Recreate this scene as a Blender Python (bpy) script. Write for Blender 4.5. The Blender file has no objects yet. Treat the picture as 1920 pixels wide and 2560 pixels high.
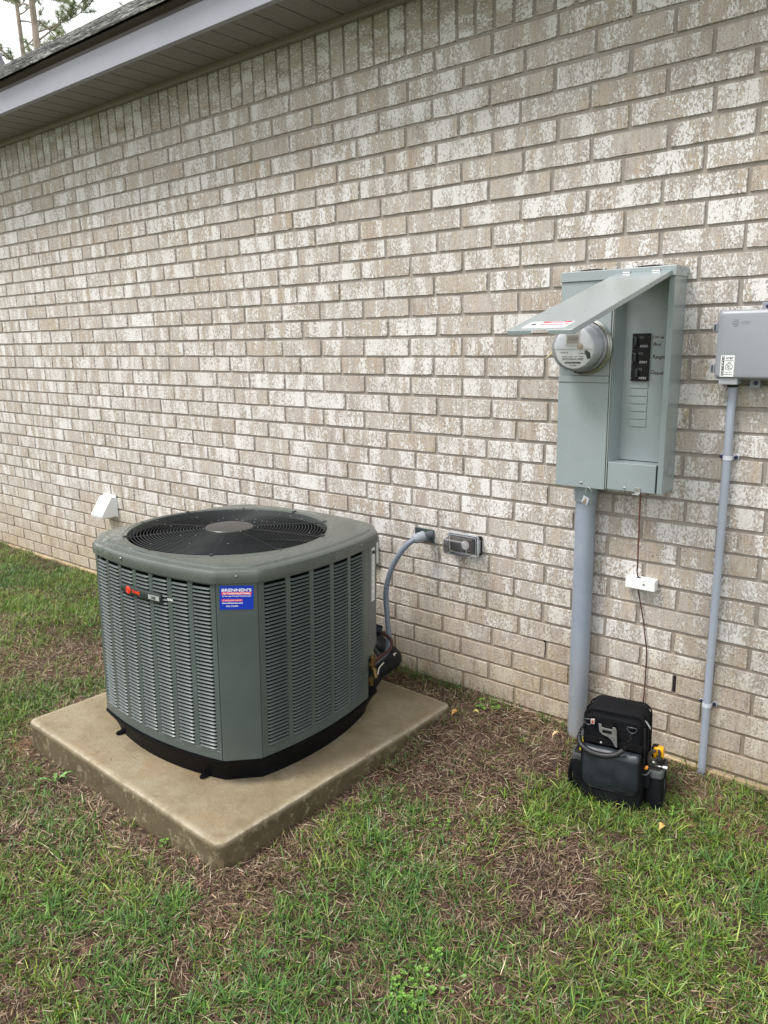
import bpy, bmesh, math, random
import numpy as np
from mathutils import Vector, Matrix, noise as mnoise

random.seed(11)
RNG = np.random.default_rng(7)
SC = bpy.context.scene
COL = SC.collection

# ------------------------------------------------------------------ camera
CA = (0.78523688, 0.61862933, -0.02647247)
CB = (-0.12760103, 0.20350551, 0.97072317)
CF = (-0.60590513, 0.75886972, -0.23873778)
CP = (3.37300794, -2.60065359, 1.61882292)
FPX = 1858.3                      # focal length for a 1920 x 2560 picture
cam_data = bpy.data.cameras.new('camera')
cam = bpy.data.objects.new('camera', cam_data)
COL.objects.link(cam)
cam.matrix_world = Matrix(((CA[0], CB[0], -CF[0], CP[0]), (CA[1], CB[1], -CF[1], CP[1]),
                           (CA[2], CB[2], -CF[2], CP[2]), (0, 0, 0, 1)))
cam_data.sensor_fit = 'VERTICAL'
cam_data.sensor_height = 36.0
cam_data.lens = FPX / 2560 * 36.0
cam_data.clip_start = 0.02
cam_data.clip_end = 600
SC.camera = cam

# ------------------------------------------------------------------ sky, sun, exposure
SUN_EL, SUN_AZ = math.radians(58.8), math.radians(211)
world = bpy.data.worlds.new('World')
SC.world = world
world.use_nodes = True
wn, wl = world.node_tree.nodes, world.node_tree.links
wn.clear()
w_out = wn.new('ShaderNodeOutputWorld')
w_bg = wn.new('ShaderNodeBackground')
w_sky = wn.new('ShaderNodeTexSky')
w_sky.sky_type = 'NISHITA'
w_sky.sun_disc = False
w_sky.sun_elevation = SUN_EL
w_sky.sun_rotation = SUN_AZ
w_sky.air_density = 1.0
w_sky.dust_density = 4.0
w_mix = wn.new('ShaderNodeMix')
w_mix.data_type = 'RGBA'
w_tc = wn.new('ShaderNodeTexCoord')
w_no = wn.new('ShaderNodeTexNoise')
w_no.inputs['Scale'].default_value = 2.2
w_no.inputs['Detail'].default_value = 5
w_rp = wn.new('ShaderNodeMapRange')
w_rp.inputs['From Min'].default_value = 0.3
w_rp.inputs['From Max'].default_value = 0.7
w_rp.inputs['To Min'].default_value = 0.72
w_rp.inputs['To Max'].default_value = 0.97
wl.new(w_tc.outputs['Generated'], w_no.inputs['Vector'])
wl.new(w_no.outputs['Fac'], w_rp.inputs['Value'])
wl.new(w_rp.outputs['Result'], w_mix.inputs['Factor'])
wl.new(w_sky.outputs['Color'], w_mix.inputs['A'])
w_mix.inputs['B'].default_value = (9.5, 9.45, 9.42, 1)      # the white cloud layer
wl.new(w_mix.outputs['Result'], w_bg.inputs['Color'])
w_bg.inputs['Strength'].default_value = 0.105
wl.new(w_bg.outputs['Background'], w_out.inputs['Surface'])

sun_data = bpy.data.lights.new('sun', 'SUN')
sun_data.energy = 2.1
sun_data.angle = math.radians(18)
sun_data.color = (1.0, 0.965, 0.92)
sun = bpy.data.objects.new('sun', sun_data)
COL.objects.link(sun)
sd = Vector((-0.42, -0.70, 1.35)).normalized()      # direction towards the sun
sun.rotation_euler = sd.to_track_quat('Z', 'Y').to_euler()
sun.location = (0, -4, 8)

SC.view_settings.view_transform = 'Standard'
SC.view_settings.look = 'None'
SC.view_settings.exposure = 0.80
SC.view_settings.gamma = 1.0
SC.view_settings.use_curve_mapping = False
SC.render.resolution_x = 768
SC.render.resolution_y = 1024

# ------------------------------------------------------------------ helpers: colours, materials
def lin(r, g, b):
    return tuple(((c / 255) / 12.92 if c / 255 < 0.04045 else ((c / 255 + 0.055) / 1.055) ** 2.4) for c in (r, g, b)) + (1,)

class NT:
    """small node tree helper"""
    def __init__(s, name):
        s.m = bpy.data.materials.new(name)
        s.m.use_nodes = True
        s.n, s.l = s.m.node_tree.nodes, s.m.node_tree.links
        s.b = s.n['Principled BSDF']
        s.out = s.n['Material Output']
    def link(s, a, b):
        s.l.new(a, b)
    def co(s, kind='Object', scale=(1, 1, 1), loc=(0, 0, 0)):
        t = s.n.new('ShaderNodeTexCoord')
        mp = s.n.new('ShaderNodeMapping')
        mp.inputs['Scale'].default_value = scale
        mp.inputs['Location'].default_value = loc
        s.link(t.outputs[kind], mp.inputs['Vector'])
        return mp.outputs['Vector']
    def pos(s, scale=(1, 1, 1), loc=(0, 0, 0)):
        t = s.n.new('ShaderNodeNewGeometry')
        mp = s.n.new('ShaderNodeMapping')
        mp.inputs['Scale'].default_value = scale
        mp.inputs['Location'].default_value = loc
        s.link(t.outputs['Position'], mp.inputs['Vector'])
        return mp.outputs['Vector']
    def noise(s, vec, scale, detail=4, rough=0.55, dist=0.0):
        t = s.n.new('ShaderNodeTexNoise')
        t.inputs['Scale'].default_value = scale
        t.inputs['Detail'].default_value = detail
        t.inputs['Roughness'].default_value = rough
        t.inputs['Distortion'].default_value = dist
        s.link(vec, t.inputs['Vector'])
        return t.outputs['Fac']
    def rng(s, val, a, b, c=0.0, d=1.0):
        t = s.n.new('ShaderNodeMapRange')
        for k, v in zip(('From Min', 'From Max', 'To Min', 'To Max'), (a, b, c, d)):
            t.inputs[k].default_value = v
        s.link(val, t.inputs['Value'])
        return t.outputs['Result']
    def ramp(s, val, stops, interp='LINEAR'):
        t = s.n.new('ShaderNodeValToRGB')
        cr = t.color_ramp
        cr.interpolation = interp
        while len(cr.elements) < len(stops):
            cr.elements.new(0.5)
        for e, (p, c) in zip(cr.elements, stops):
            e.position = p
            e.color = c
        s.link(val, t.inputs['Fac'])
        return t.outputs['Color']
    def mix(s, fac, a, b, mode='MIX'):
        t = s.n.new('ShaderNodeMix')
        t.data_type = 'RGBA'
        t.blend_type = mode
        for k, v in (('Factor', fac), ('A', a), ('B', b)):
            if isinstance(v, (int, float)):
                t.inputs[k].default_value = v
            elif isinstance(v, tuple):
                t.inputs[k].default_value = v
            else:
                s.link(v, t.inputs[k])
        return t.outputs['Result']
    def math(s, op, a, b=0.0):
        t = s.n.new('ShaderNodeMath')
        t.operation = op
        for i, v in enumerate((a, b)):
            if isinstance(v, (int, float)):
                t.inputs[i].default_value = v
            else:
                s.link(v, t.inputs[i])
        return t.outputs[0]
    def bump(s, h, strength=0.3, dist=0.002):
        t = s.n.new('ShaderNodeBump')
        t.inputs['Strength'].default_value = strength
        t.inputs['Distance'].default_value = dist
        s.link(h, t.inputs['Height'])
        s.link(t.outputs['Normal'], s.b.inputs['Normal'])
    def set(s, **k):
        for a, v in k.items():
            a = a.replace('_', ' ')
            if isinstance(v, (int, float, tuple)):
                s.b.inputs[a].default_value = v
            else:
                s.link(v, s.b.inputs[a])
        return s.m

def simple(name, col, rough=0.5, metal=0.0, spec=0.5, var=0.06, vscale=9, bump=0.0, bscale=300, bdist=0.0006, coat=0.0):
    """one paint or plastic with faint procedural variation"""
    t = NT(name)
    v = t.co('Object')
    n = t.noise(v, vscale, 5, 0.6)
    dark = tuple(c * (1 - var * 2.0) for c in col[:3]) + (1,)
    light = tuple(min(1, c * (1 + var * 1.6)) for c in col[:3]) + (1,)
    c = t.ramp(n, [(0.3, dark), (0.7, light)])
    r = t.rng(n, 0.3, 0.7, max(0.02, rough - 0.06), min(1, rough + 0.08))
    t.set(Base_Color=c, Roughness=r, Metallic=metal)
    t.b.inputs['Specular IOR Level'].default_value = spec
    if coat:
        t.b.inputs['Coat Weight'].default_value = coat
        t.b.inputs['Coat Roughness'].default_value = 0.15
    if bump:
        t.bump(t.noise(v, bscale, 3, 0.6), bump, bdist)
    return t.m

def emis_free(name, col):
    return simple(name, col, 0.55, var=0.02)

# ------------------------------------------------------------------ helpers: meshes
class MB:
    def __init__(s):
        s.v, s.f, s.uv = [], [], None
    def add(s, vs, fs):
        o = len(s.v)
        s.v += [tuple(p) for p in vs]
        s.f += [tuple(i + o for i in f) for f in fs]
        return s
    def box(s, x0, x1, y0, y1, z0, z1, M=None):
        vs = [(x0, y0, z0), (x1, y0, z0), (x1, y1, z0), (x0, y1, z0), (x0, y0, z1), (x1, y0, z1), (x1, y1, z1), (x0, y1, z1)]
        if M is not None:
            vs = [M @ Vector(p) for p in vs]
        return s.add(vs, [(3, 2, 1, 0), (4, 5, 6, 7), (0, 1, 5, 4), (1, 2, 6, 5), (2, 3, 7, 6), (3, 0, 4, 7)])
    def rings(s, rs, cap0=True, cap1=True, closed=True):
        """list of equally long point rings joined by quads"""
        n = len(rs[0])
        vs = [p for r in rs for p in r]
        fs = []
        m = n if closed else n - 1
        for k in range(len(rs) - 1):
            for i in range(m):
                j = (i + 1) % n
                fs.append((k * n + i, k * n + j, (k + 1) * n + j, (k + 1) * n + i))
        if cap0:
            fs.append(tuple(range(n - 1, -1, -1)))
        if cap1:
            fs.append(tuple(range((len(rs) - 1) * n, len(rs) * n)))
        return s.add(vs, fs)
    def tube(s, pts, r, n=12, smooth=0, cap=True):
        P = [Vector(p) for p in pts]
        R = list(r) if isinstance(r, (list, tuple)) else [r] * len(P)
        if smooth:
            Q, RR = [], []
            for i in range(len(P) - 1):
                p0, p1, p2, p3 = P[max(i - 1, 0)], P[i], P[i + 1], P[min(i + 2, len(P) - 1)]
                for k in range(smooth):
                    t = k / smooth
                    Q.append(0.5 * ((2 * p1) + (-p0 + p2) * t + (2 * p0 - 5 * p1 + 4 * p2 - p3) * t * t + (-p0 + 3 * p1 - 3 * p2 + p3) * t ** 3))
                    RR.append(R[i] * (1 - t) + R[i + 1] * t)
            Q.append(P[-1]); RR.append(R[-1])
            P, R = Q, RR
        rs = []
        up = None
        for i, p in enumerate(P):
            t = (P[min(i + 1, len(P) - 1)] - P[max(i - 1, 0)]).normalized()
            if up is None:
                up = t.orthogonal().normalized()
            up = (up - t * up.dot(t)).normalized()
            w = t.cross(up)
            rs.append([p + (up * math.cos(a) + w * math.sin(a)) * R[i] for a in [2 * math.pi * k / n for k in range(n)]])
        return s.rings(rs, cap, cap)
    def lathe(s, o, ax, prof, n=32, cap0=True, cap1=True):
        o, ax = Vector(o), Vector(ax).normalized()
        u = ax.orthogonal().normalized(); w = ax.cross(u)
        rs = [[o + ax * h + (u * math.cos(a) + w * math.sin(a)) * r for a in [2 * math.pi * k / n for k in range(n)]] for r, h in prof]
        return s.rings(rs, cap0, cap1)
    def prism(s, poly, o, u, w, d):
        """polygon in the (u, w) plane at o, extruded by the vector d"""
        o, u, w, d = Vector(o), Vector(u), Vector(w), Vector(d)
        a = [o + u * p[0] + w * p[1] for p in poly]
        b = [p + d for p in a]
        return s.rings([a, b])
    def torus(s, c, ax, R, r, n=40, m=8):
        c, ax = Vector(c), Vector(ax).normalized()
        u = ax.orthogonal().normalized(); w = ax.cross(u)
        vs, fs = [], []
        for i in range(n):
            a = 2 * math.pi * i / n
            d = u * math.cos(a) + w * math.sin(a)
            for k in range(m):
                b = 2 * math.pi * k / m
                vs.append(c + d * (R + r * math.cos(b)) + ax * r * math.sin(b))
        for i in range(n):
            for k in range(m):
                i2, k2 = (i + 1) % n, (k + 1) % m
                fs.append((i * m + k, i2 * m + k, i2 * m + k2, i * m + k2))
        return s.add(vs, fs)
    def soft(s, c, half, p=6, n=8, M=None, wob=0.0, seed=0, fn=None):
        """rounded, slightly crumpled box (superellipsoid on a cube grid)"""
        idx, vs, fs = {}, [], []
        def vid(a, b, g):
            k = (round(a, 5), round(b, 5), round(g, 5))
            if k not in idx:
                q = (abs(a) ** p + abs(b) ** p + abs(g) ** p) ** (1 / p)
                x = Vector((a / q * half[0], b / q * half[1], g / q * half[2]))
                if fn: x = fn(x)
                if wob:
                    x = x + wob * mnoise.noise_vector(x * 22 + Vector((seed, seed * 2.1, 0)))
                if M is not None: x = M @ x
                idx[k] = len(vs)
                vs.append(x + Vector(c))
            return idx[k]
        g = [-1 + 2 * i / n for i in range(n + 1)]
        for ax in range(3):
            for sg in (-1, 1):
                for i in range(n):
                    for j in range(n):
                        q = []
                        for (di, dj) in ((0, 0), (1, 0), (1, 1), (0, 1)):
                            t = [0, 0, 0]
                            t[ax] = sg
                            t[(ax + 1) % 3] = g[i + di]
                            t[(ax + 2) % 3] = g[j + dj]
                            q.append(vid(*t))
                        fs.append(tuple(q if sg > 0 else q[::-1]))
        return s.add(vs, fs)

ORG = {}
def empty(name, loc, label, cat, group=None, M=None):
    o = bpy.data.objects.new(name, None)
    COL.objects.link(o)
    o.empty_display_size = 0.1
    if M is not None:
        o.matrix_world = M
        ORG[o.name] = Vector((0, 0, 0))
    else:
        o.location = loc
        ORG[o.name] = Vector(loc)
    o['label'] = label
    o['category'] = cat
    if group: o['group'] = group
    return o

def obj(name, mb, mat, parent=None, smooth=False, bev=0.0, label=None, kind=None, segs=2, origin=None, solid=0.0):
    """link mesh; vertices are given in the frame of the thing (world frame for unrotated things)"""
    me = bpy.data.meshes.new(name)
    org = ORG.get(parent.name, Vector()) if parent else (Vector(origin) if origin else Vector())
    me.from_pydata([tuple(Vector(p) - org) for p in mb.v], [], mb.f)
    me.update()
    o = bpy.data.objects.new(name, me)
    COL.objects.link(o)
    if parent:
        o.parent = parent
    elif origin:
        o.location = org
    ORG[o.name] = org
    if mat: me.materials.append(mat)
    if smooth:
        me.shade_smooth() if smooth is True else None
        if smooth is not True:
            me.shade_smooth()
            me.set_sharp_from_angle(angle=math.radians(smooth))
    if solid:
        m = o.modifiers.new('solid', 'SOLIDIFY'); m.thickness = solid; m.offset = 0
    if bev:
        m = o.modifiers.new('bevel', 'BEVEL')
        m.width = bev; m.segments = segs; m.limit_method = 'ANGLE'; m.angle_limit = math.radians(40)
        m.harden_normals = False
    if label: o['label'] = label
    if kind: o['kind'] = kind
    return o

def tag(o, label=None, cat=None, group=None, kind=None):
    if label: o['label'] = label
    if cat: o['category'] = cat
    if group: o['group'] = group
    if kind: o['kind'] = kind
    return o

def text(s_, size, mat, parent, M, name='lettering', bold=0.0, width=None, shear=0.0, depth=0.0003, align='LEFT'):
    cu = bpy.data.curves.new('tmp', 'FONT')
    cu.body = s_
    cu.size = size
    cu.extrude = depth
    cu.offset = bold
    cu.shear = shear
    cu.resolution_u = 3
    cu.align_x = align
    t = bpy.data.objects.new('tmp', cu)
    COL.objects.link(t)
    dg = bpy.context.evaluated_depsgraph_get()
    me = bpy.data.meshes.new_from_object(t.evaluated_get(dg))
    bpy.data.objects.remove(t)
    bpy.data.curves.remove(cu)
    if width and len(me.vertices):
        xs = [v.co.x for v in me.vertices]
        k = width / max(1e-6, (max(xs) - min(xs)))
        x0 = min(xs)
        for v in me.vertices: v.co.x = (v.co.x - x0) * k
    me.name = name
    me.materials.clear()
    me.materials.append(mat)
    o = bpy.data.objects.new(name, me)
    COL.objects.link(o)
    org = ORG.get(parent.name, Vector())
    o.parent = parent
    o.matrix_basis = Matrix.Translation(-org) @ M
    return o

def frame(o, x, y):
    """matrix with text x axis along x, text y axis along y, origin o"""
    x, y = Vector(x).normalized(), Vector(y).normalized()
    z = x.cross(y)
    return Matrix(((x[0], y[0], z[0], o[0]), (x[1], y[1], z[1], o[1]), (x[2], y[2], z[2], o[2]), (0, 0, 0, 1)))

def project(p):
    d = Vector(p) - Vector(CP)
    z = d.dot(Vector(CF))
    return 960 + FPX * d.dot(Vector(CA)) / z, 1280 - FPX * d.dot(Vector(CB)) / z, z

# vectorised value noise for the lawn
def vnoise(x, y, seed=0):
    xi, yi = np.floor(x).astype(np.int64), np.floor(y).astype(np.int64)
    xf, yf = x - xi, y - yi
    def h(a, b):
        n = (a * 374761393 + b * 668265263 + seed * 1442695041) & 0x7fffffff
        n = ((n ^ (n >> 13)) * 1274126177) & 0x7fffffff
        return ((n ^ (n >> 16)) & 0xffff) / 65535.0
    u, v = xf * xf * (3 - 2 * xf), yf * yf * (3 - 2 * yf)
    return (h(xi, yi) * (1 - u) + h(xi + 1, yi) * u) * (1 - v) + (h(xi, yi + 1) * (1 - u) + h(xi + 1, yi + 1) * u) * v
def fbm(x, y, seed=0, o=4):
    s, a, t = 0, 1.0, 0
    for i in range(o):
        s = s + a * vnoise(x * 2 ** i, y * 2 ** i, seed + i * 17); t += a; a *= 0.5
    return s / t

# ------------------------------------------------------------------ ground
PAD = [(0.548, -1.391), (1.767, -1.426), (1.801, -0.208), (0.582, -0.174)]
def pad_dist(x, y):
    """signed distance to the pad outline (positive outside)"""
    d = np.full(np.shape(x), -1e9)
    for i in range(4):
        a, b = PAD[i], PAD[(i + 1) % 4]
        ex, ey = b[0] - a[0], b[1] - a[1]
        l = math.hypot(ex, ey)
        d = np.maximum(d, (x - a[0]) * ey / l - (y - a[1]) * ex / l)
    return d
def gheight(x, y):
    x, y = np.asarray(x, float), np.asarray(y, float)
    z = 0.012 + 0.030 * (fbm(x * 1.3 + 3, y * 1.3 + 9, 5, 3) - 0.5) + 0.016 * (fbm(x * 6, y * 6, 9, 3) - 0.5)
    z = z + 0.010 * (fbm(x * 34, y * 34, 21, 3) - 0.5)
    z = z + 0.028 * np.exp(-(((x - 1.9) / 0.45) ** 2 + ((y + 0.25) / 0.4) ** 2))
    z = z + 0.03 * np.exp(-(((x - 1.15) / 0.5) ** 2 + ((y + 0.05) / 0.25) ** 2))
    z = z + 0.022 * np.exp(-(((x - 1.75) / 0.2) ** 2 + ((y + 1.45) / 0.2) ** 2))
    # small dirt mounds
    for (mx, my, mr, mh) in ((2.86, -0.20, 0.10, 0.022), (2.80, -0.29, 0.06, 0.014), (2.93, -0.28, 0.05, 0.012), (0.50, -1.42, 0.09, 0.012)):
        z = z + mh * np.exp(-((x - mx) ** 2 + (y - my) ** 2) / mr ** 2) * (0.6 + 0.8 * fbm(x * 40, y * 40, 3, 3))
    far = np.clip((np.hypot(x - 1, y + 1) - 6) / 10, 0, 1)
    return z * (1 - far)
def bare(x, y):
    """0 lush turf .. 1 dead thatch and soil"""
    d = pad_dist(x, y)
    b = 1.15 * (fbm(x * 2.3, y * 2.3, 31, 4) - 0.435) * 2.3
    b = b + 1.5 * np.exp(-np.clip(d, 0, 9) / 0.12) * (0.4 + 1.1 * fbm(x * 4, y * 4, 61, 2))
    b = b + 0.75 * np.exp(-np.abs(y) / 0.16) * (0.3 + 1.1 * fbm(x * 3, y * 3, 71, 2))
    for (cx, cy, r, a) in ((2.52, -0.66, 0.22, 0.42), (2.62, -1.15, 0.20, 0.35), (2.05, -0.62, 0.30, 0.50), (2.72, -0.18, 0.22, 0.5),
                           (0.25, -0.55, 0.45, 0.30), (2.0, -0.28, 0.22, 0.45), (0.75, -1.62, 0.30, 0.25), (2.54, -1.33, 0.06, 0.9), (2.60, -1.00, 0.16, 0.35), (2.42, -0.85, 0.12, 0.3),
                           (1.82, -1.42, 0.16, 0.55), (2.35, -1.42, 0.08, 0.8), (2.30, -0.20, 0.2, 0.5),
                           (1.25, -1.75, 0.4, -0.45), (2.05, -1.0, 0.25, -0.35), (2.35, -0.52, 0.14, -0.55), (2.85, -0.55, 0.18, -0.4),
                           (-1.0, -0.8, 1.0, -0.15), (0.2, -1.5, 0.25, -0.4)):
        b = b + a * np.exp(-((x - cx) ** 2 + (y - cy) ** 2) / r ** 2)
    return np.clip(b * (0.55 + 0.9 * fbm(x * 11, y * 11, 91, 3)), 0, 1)

def grid_mesh(name, x0, x1, y0, y1, st, hole=None):
    xs = np.arange(x0, x1 + st / 2, st); ys = np.arange(y0, y1 + st / 2, st)
    X, Y = np.meshgrid(xs, ys)
    Z = gheight(X, Y)
    nx, ny = len(xs), len(ys)
    co = np.stack([X, Y, Z], -1).reshape(-1, 3)
    i = (np.arange(ny - 1)[:, None] * nx + np.arange(nx - 1)[None, :]).ravel()
    fa = np.stack([i, i + 1, i + nx + 1, i + nx], -1)
    return co, fa

def np_mesh(name, co, faces, mat, cols=None, smooth=True):
    """faces: (n,4) or (n,3) int array, or list of such arrays"""
    if not isinstance(faces, list): faces = [faces]
    me = bpy.data.meshes.new(name)
    me.vertices.add(len(co))
    me.vertices.foreach_set('co', co.astype(np.float32).ravel())
    li = np.concatenate([f.ravel() for f in faces]).astype(np.int32)
    tot = np.concatenate([np.full(len(f), f.shape[1]) for f in faces]).astype(np.int32)
    st = np.concatenate([[0], np.cumsum(tot)[:-1]]).astype(np.int32)
    me.loops.add(len(li)); me.loops.foreach_set('vertex_index', li)
    me.polygons.add(len(tot)); me.polygons.foreach_set('loop_start', st); me.polygons.foreach_set('loop_total', tot)
    if smooth: me.polygons.foreach_set('use_smooth', np.ones(len(tot), bool))
    me.update(calc_edges=True)
    if cols is not None:
        a = me.color_attributes.new('Col', 'FLOAT_COLOR', 'POINT')
        a.data.foreach_set('color', np.concatenate([cols, np.ones((len(cols), 1))], 1).astype(np.float32).ravel())
    me.materials.append(mat)
    o = bpy.data.objects.new(name, me)
    COL.objects.link(o)
    ORG[o.name] = Vector()
    return o

def soil_material():
    t = NT('soil')
    a = t.n.new('ShaderNodeAttribute'); a.attribute_name = 'Col'
    v = t.pos()
    n1 = t.noise(v, 60, 6, 0.7)
    n2 = t.noise(v, 420, 4, 0.7)
    c = t.mix(1.0, a.outputs['Color'], t.ramp(n1, [(0.3, (0.55, 0.52, 0.5, 1)), (0.7, (1.35, 1.3, 1.25, 1))]), 'MULTIPLY')
    c = t.mix(1.0, c, t.ramp(n2, [(0.35, (0.7, 0.7, 0.7, 1)), (0.65, (1.2, 1.2, 1.2, 1))]), 'MULTIPLY')
    t.set(Base_Color=c, Roughness=0.92)
    t.b.inputs['Specular IOR Level'].default_value = 0.25
    t.bump(t.math('ADD', n1, n2), 0.9, 0.006)
    return t.m
M_soil = soil_material()

co, fa = grid_mesh('ground', -7.0, 4.6, -4.4, 0.06, 0.02)
gx, gy = co[:, 0], co[:, 1]
g1 = fbm(gx * 3, gy * 3, 44, 4)[:, None]
clay = np.zeros(len(co))
for (cx, cy, r) in ((2.87, -0.22, 0.14), (0.52, -1.44, 0.07), (2.93, -0.30, 0.08)):
    clay = np.maximum(clay, np.exp(-((gx - cx) ** 2 + (gy - cy) ** 2) / r ** 2))
clay = np.clip(clay * (0.4 + 1.2 * fbm(gx * 18, gy * 18, 8, 3)), 0, 1)[:, None]
sandy = np.clip((fbm(gx * 5, gy * 5, 99, 3) - 0.5) * 4, 0, 1)[:, None]
gc = np.array([0.050, 0.032, 0.024]) * (1 - g1) + np.array([0.125, 0.080, 0.056]) * g1
gc = gc * (1 - 0.35 * sandy) + np.array([0.22, 0.165, 0.115]) * 0.35 * sandy
_D = np.stack([gx, gy, np.zeros(len(gx))], -1) - np.array(CP)
_z = _D @ np.array(CF); _u = 960 + FPX * (_D @ np.array(CA)) / np.maximum(_z, .1); _v = 1280 - FPX * (_D @ np.array(CB)) / np.maximum(_z, .1)
_o = np.clip(np.maximum(np.maximum(-200 - _u, _u - 2120), _v - 2760) / 500, 0, 1)
_o = np.where(_z < .3, 1, _o)[:, None] * (0.55 + 0.45 * g1)
gc = gc * (1 - _o) + np.array([0.060, 0.078, 0.030]) * _o
gc = gc * (1 - clay * 0.8) + np.array([0.46, 0.26, 0.13]) * clay * 0.8
ground = np_mesh('ground', co, fa, M_soil, gc)
ground['kind'] = 'structure'
far_mat = simple('distant_lawn', (0.085, 0.105, 0.045, 1), 0.9, var=0.25, vscale=0.8)
fg = MB()
for (a, b, c, d) in ((-300, 300, -300, -4.4), (-300, 300, 0.06, 300), (-300, -7.0, -4.4, 0.06), (4.6, 300, -4.4, 0.06)):
    fg.add([(a, c, 0.004), (b, c, 0.004), (b, d, 0.004), (a, d, 0.004)], [(0, 1, 2, 3)])
tag(obj('lawn_beyond', fg, far_mat), kind='structure')

# ------------------------------------------------------------------ house wall
PITCH, BA, BX0, ZTOP, JT = 0.08128, 0.25704, -1.74741, 2.64, 0.0108
REC = 0.0062

def brick_material():
    t = NT('whitewashed_brick')
    uv = t.n.new('ShaderNodeTexCoord').outputs['UV']
    def mp(sx, sy):
        m = t.n.new('ShaderNodeMapping'); m.inputs['Scale'].default_value = (sx, sy, 1)
        t.link(uv, m.inputs['Vector']); return m.outputs['Vector']
    # vertical bands of clay colour across each brick
    band = t.noise(mp(1.0, 0.10), 30, 2, 0.5, 0.3)
    base = t.ramp(band, [(0.30, lin(140, 128, 119)), (0.40, lin(164, 152, 144)), (0.47, lin(184, 175, 167)), (0.53, lin(154, 142, 132)),
                         (0.58, lin(186, 170, 148)), (0.64, lin(148, 134, 122)), (0.72, lin(176, 167, 160))])
    big = t.noise(mp(1.0, 1.0), 5.0, 2, 0.5)
    ru = t.n.new('ShaderNodeUVMap'); ru.uv_map = 'Brick'
    rs_ = t.n.new('ShaderNodeSeparateXYZ'); t.link(ru.outputs['UV'], rs_.inputs[0])
    r1, r2 = rs_.outputs['X'], rs_.outputs['Y']
    base = t.mix(t.rng(big, 0.35, 0.65, 0.0, 0.45), base, lin(190, 182, 175))
    base = t.mix(t.rng(r2, 0.0, 1.0, 0.0, 0.38), base, t.ramp(r1, [(0.0, lin(194, 180, 158)), (0.25, lin(176, 160, 142)), (0.5, lin(190, 182, 176)), (0.75, lin(202, 195, 188)), (1.0, lin(180, 168, 160))]))
    grain = t.noise(mp(1.0, 0.55), 330, 4, 0.7)
    base = t.mix(1.0, base, t.ramp(grain, [(0.3, (0.74, 0.73, 0.72, 1)), (0.7, (1.2, 1.2, 1.2, 1))]), 'MULTIPLY')
    # whitewash flakes, dragged upwards
    fl = t.noise(mp(1.0, 0.55), 138, 6, 0.68, 0.7)
    area = t.noise(mp(1.0, 0.22), 19, 2, 0.5)
    thr = t.math('ADD', fl, t.math('ADD', t.rng(area, 0.3, 0.7, -0.12, 0.13), t.rng(r2, 0.0, 1.0, 0.055, -0.050)))
    white = t.math('MULTIPLY', t.rng(thr, 0.488, 0.54), t.rng(r1, 0.0, 1.0, 1.0, 0.78))
    # splash zone near the ground: dirt and ochre stain
    geo = t.n.new('ShaderNodeNewGeometry')
    sep = t.n.new('ShaderNodeSeparateXYZ'); t.link(geo.outputs['Position'], sep.inputs[0])
    wn_ = t.noise(geo.outputs['Position'], 3.5, 4, 0.6)
    low = t.rng(t.math('ADD', sep.outputs['Z'], t.rng(wn_, 0.3, 0.7, -0.25, 0.25)), 0.0, 0.62, 1.0, 0.0)
    white = t.math('MULTIPLY', white, t.rng(low, 0, 1, 1.0, 0.50))
    wcol = t.mix(low, lin(222, 220, 219), lin(208, 201, 186))
    c = t.mix(white, base, wcol)
    c = t.mix(t.math('MULTIPLY', low, 0.55), c, t.mix(1.0, c, lin(242, 228, 196), 'MULTIPLY'))
    # thin wash over everything
    haze = t.noise(mp(1.0, 0.4), 45, 3, 0.6)
    c = t.mix(t.rng(haze, 0.42, 0.7, 0.0, 0.25), c, lin(212, 209, 206))
    # pits
    vo = t.n.new('ShaderNodeTexVoronoi'); vo.inputs['Scale'].default_value = 85
    t.link(mp(1.0, 0.6), vo.inputs['Vector'])
    rsel = t.n.new('ShaderNodeSeparateColor'); t.link(vo.outputs['Color'], rsel.inputs[0])
    pit = t.math('MULTIPLY', t.rng(vo.outputs['Distance'], 0.10, 0.16, 1.0, 0.0), t.rng(rsel.outputs[0], 0.72, 0.74))
    fp = t.rng(t.noise(mp(1, 0.6), 135, 5, 0.8), 0.565, 0.61)
    c = t.mix(t.math('MAXIMUM', t.math('MULTIPLY', pit, 0.8), t.math('MULTIPLY', fp, t.rng(low, 0, 1, 0.5, 0.8))), c, lin(86, 76, 69))
    c = t.mix(1.0, c, (1.0, 1.0, 0.99, 1), 'MULTIPLY')
    t.set(Base_Color=c, Roughness=0.88)
    t.b.inputs['Specular IOR Level'].default_value = 0.3
    h = t.math('ADD', t.math('MULTIPLY', white, 0.35), t.math('ADD', t.math('MULTIPLY', grain, 0.6), t.math('MULTIPLY', fl, 0.9)))
    h = t.math('SUBTRACT', h, t.math('MULTIPLY', pit, 0.8))
    t.bump(h, 0.9, 0.0030)
    return t.m
M_brick = brick_material()

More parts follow.
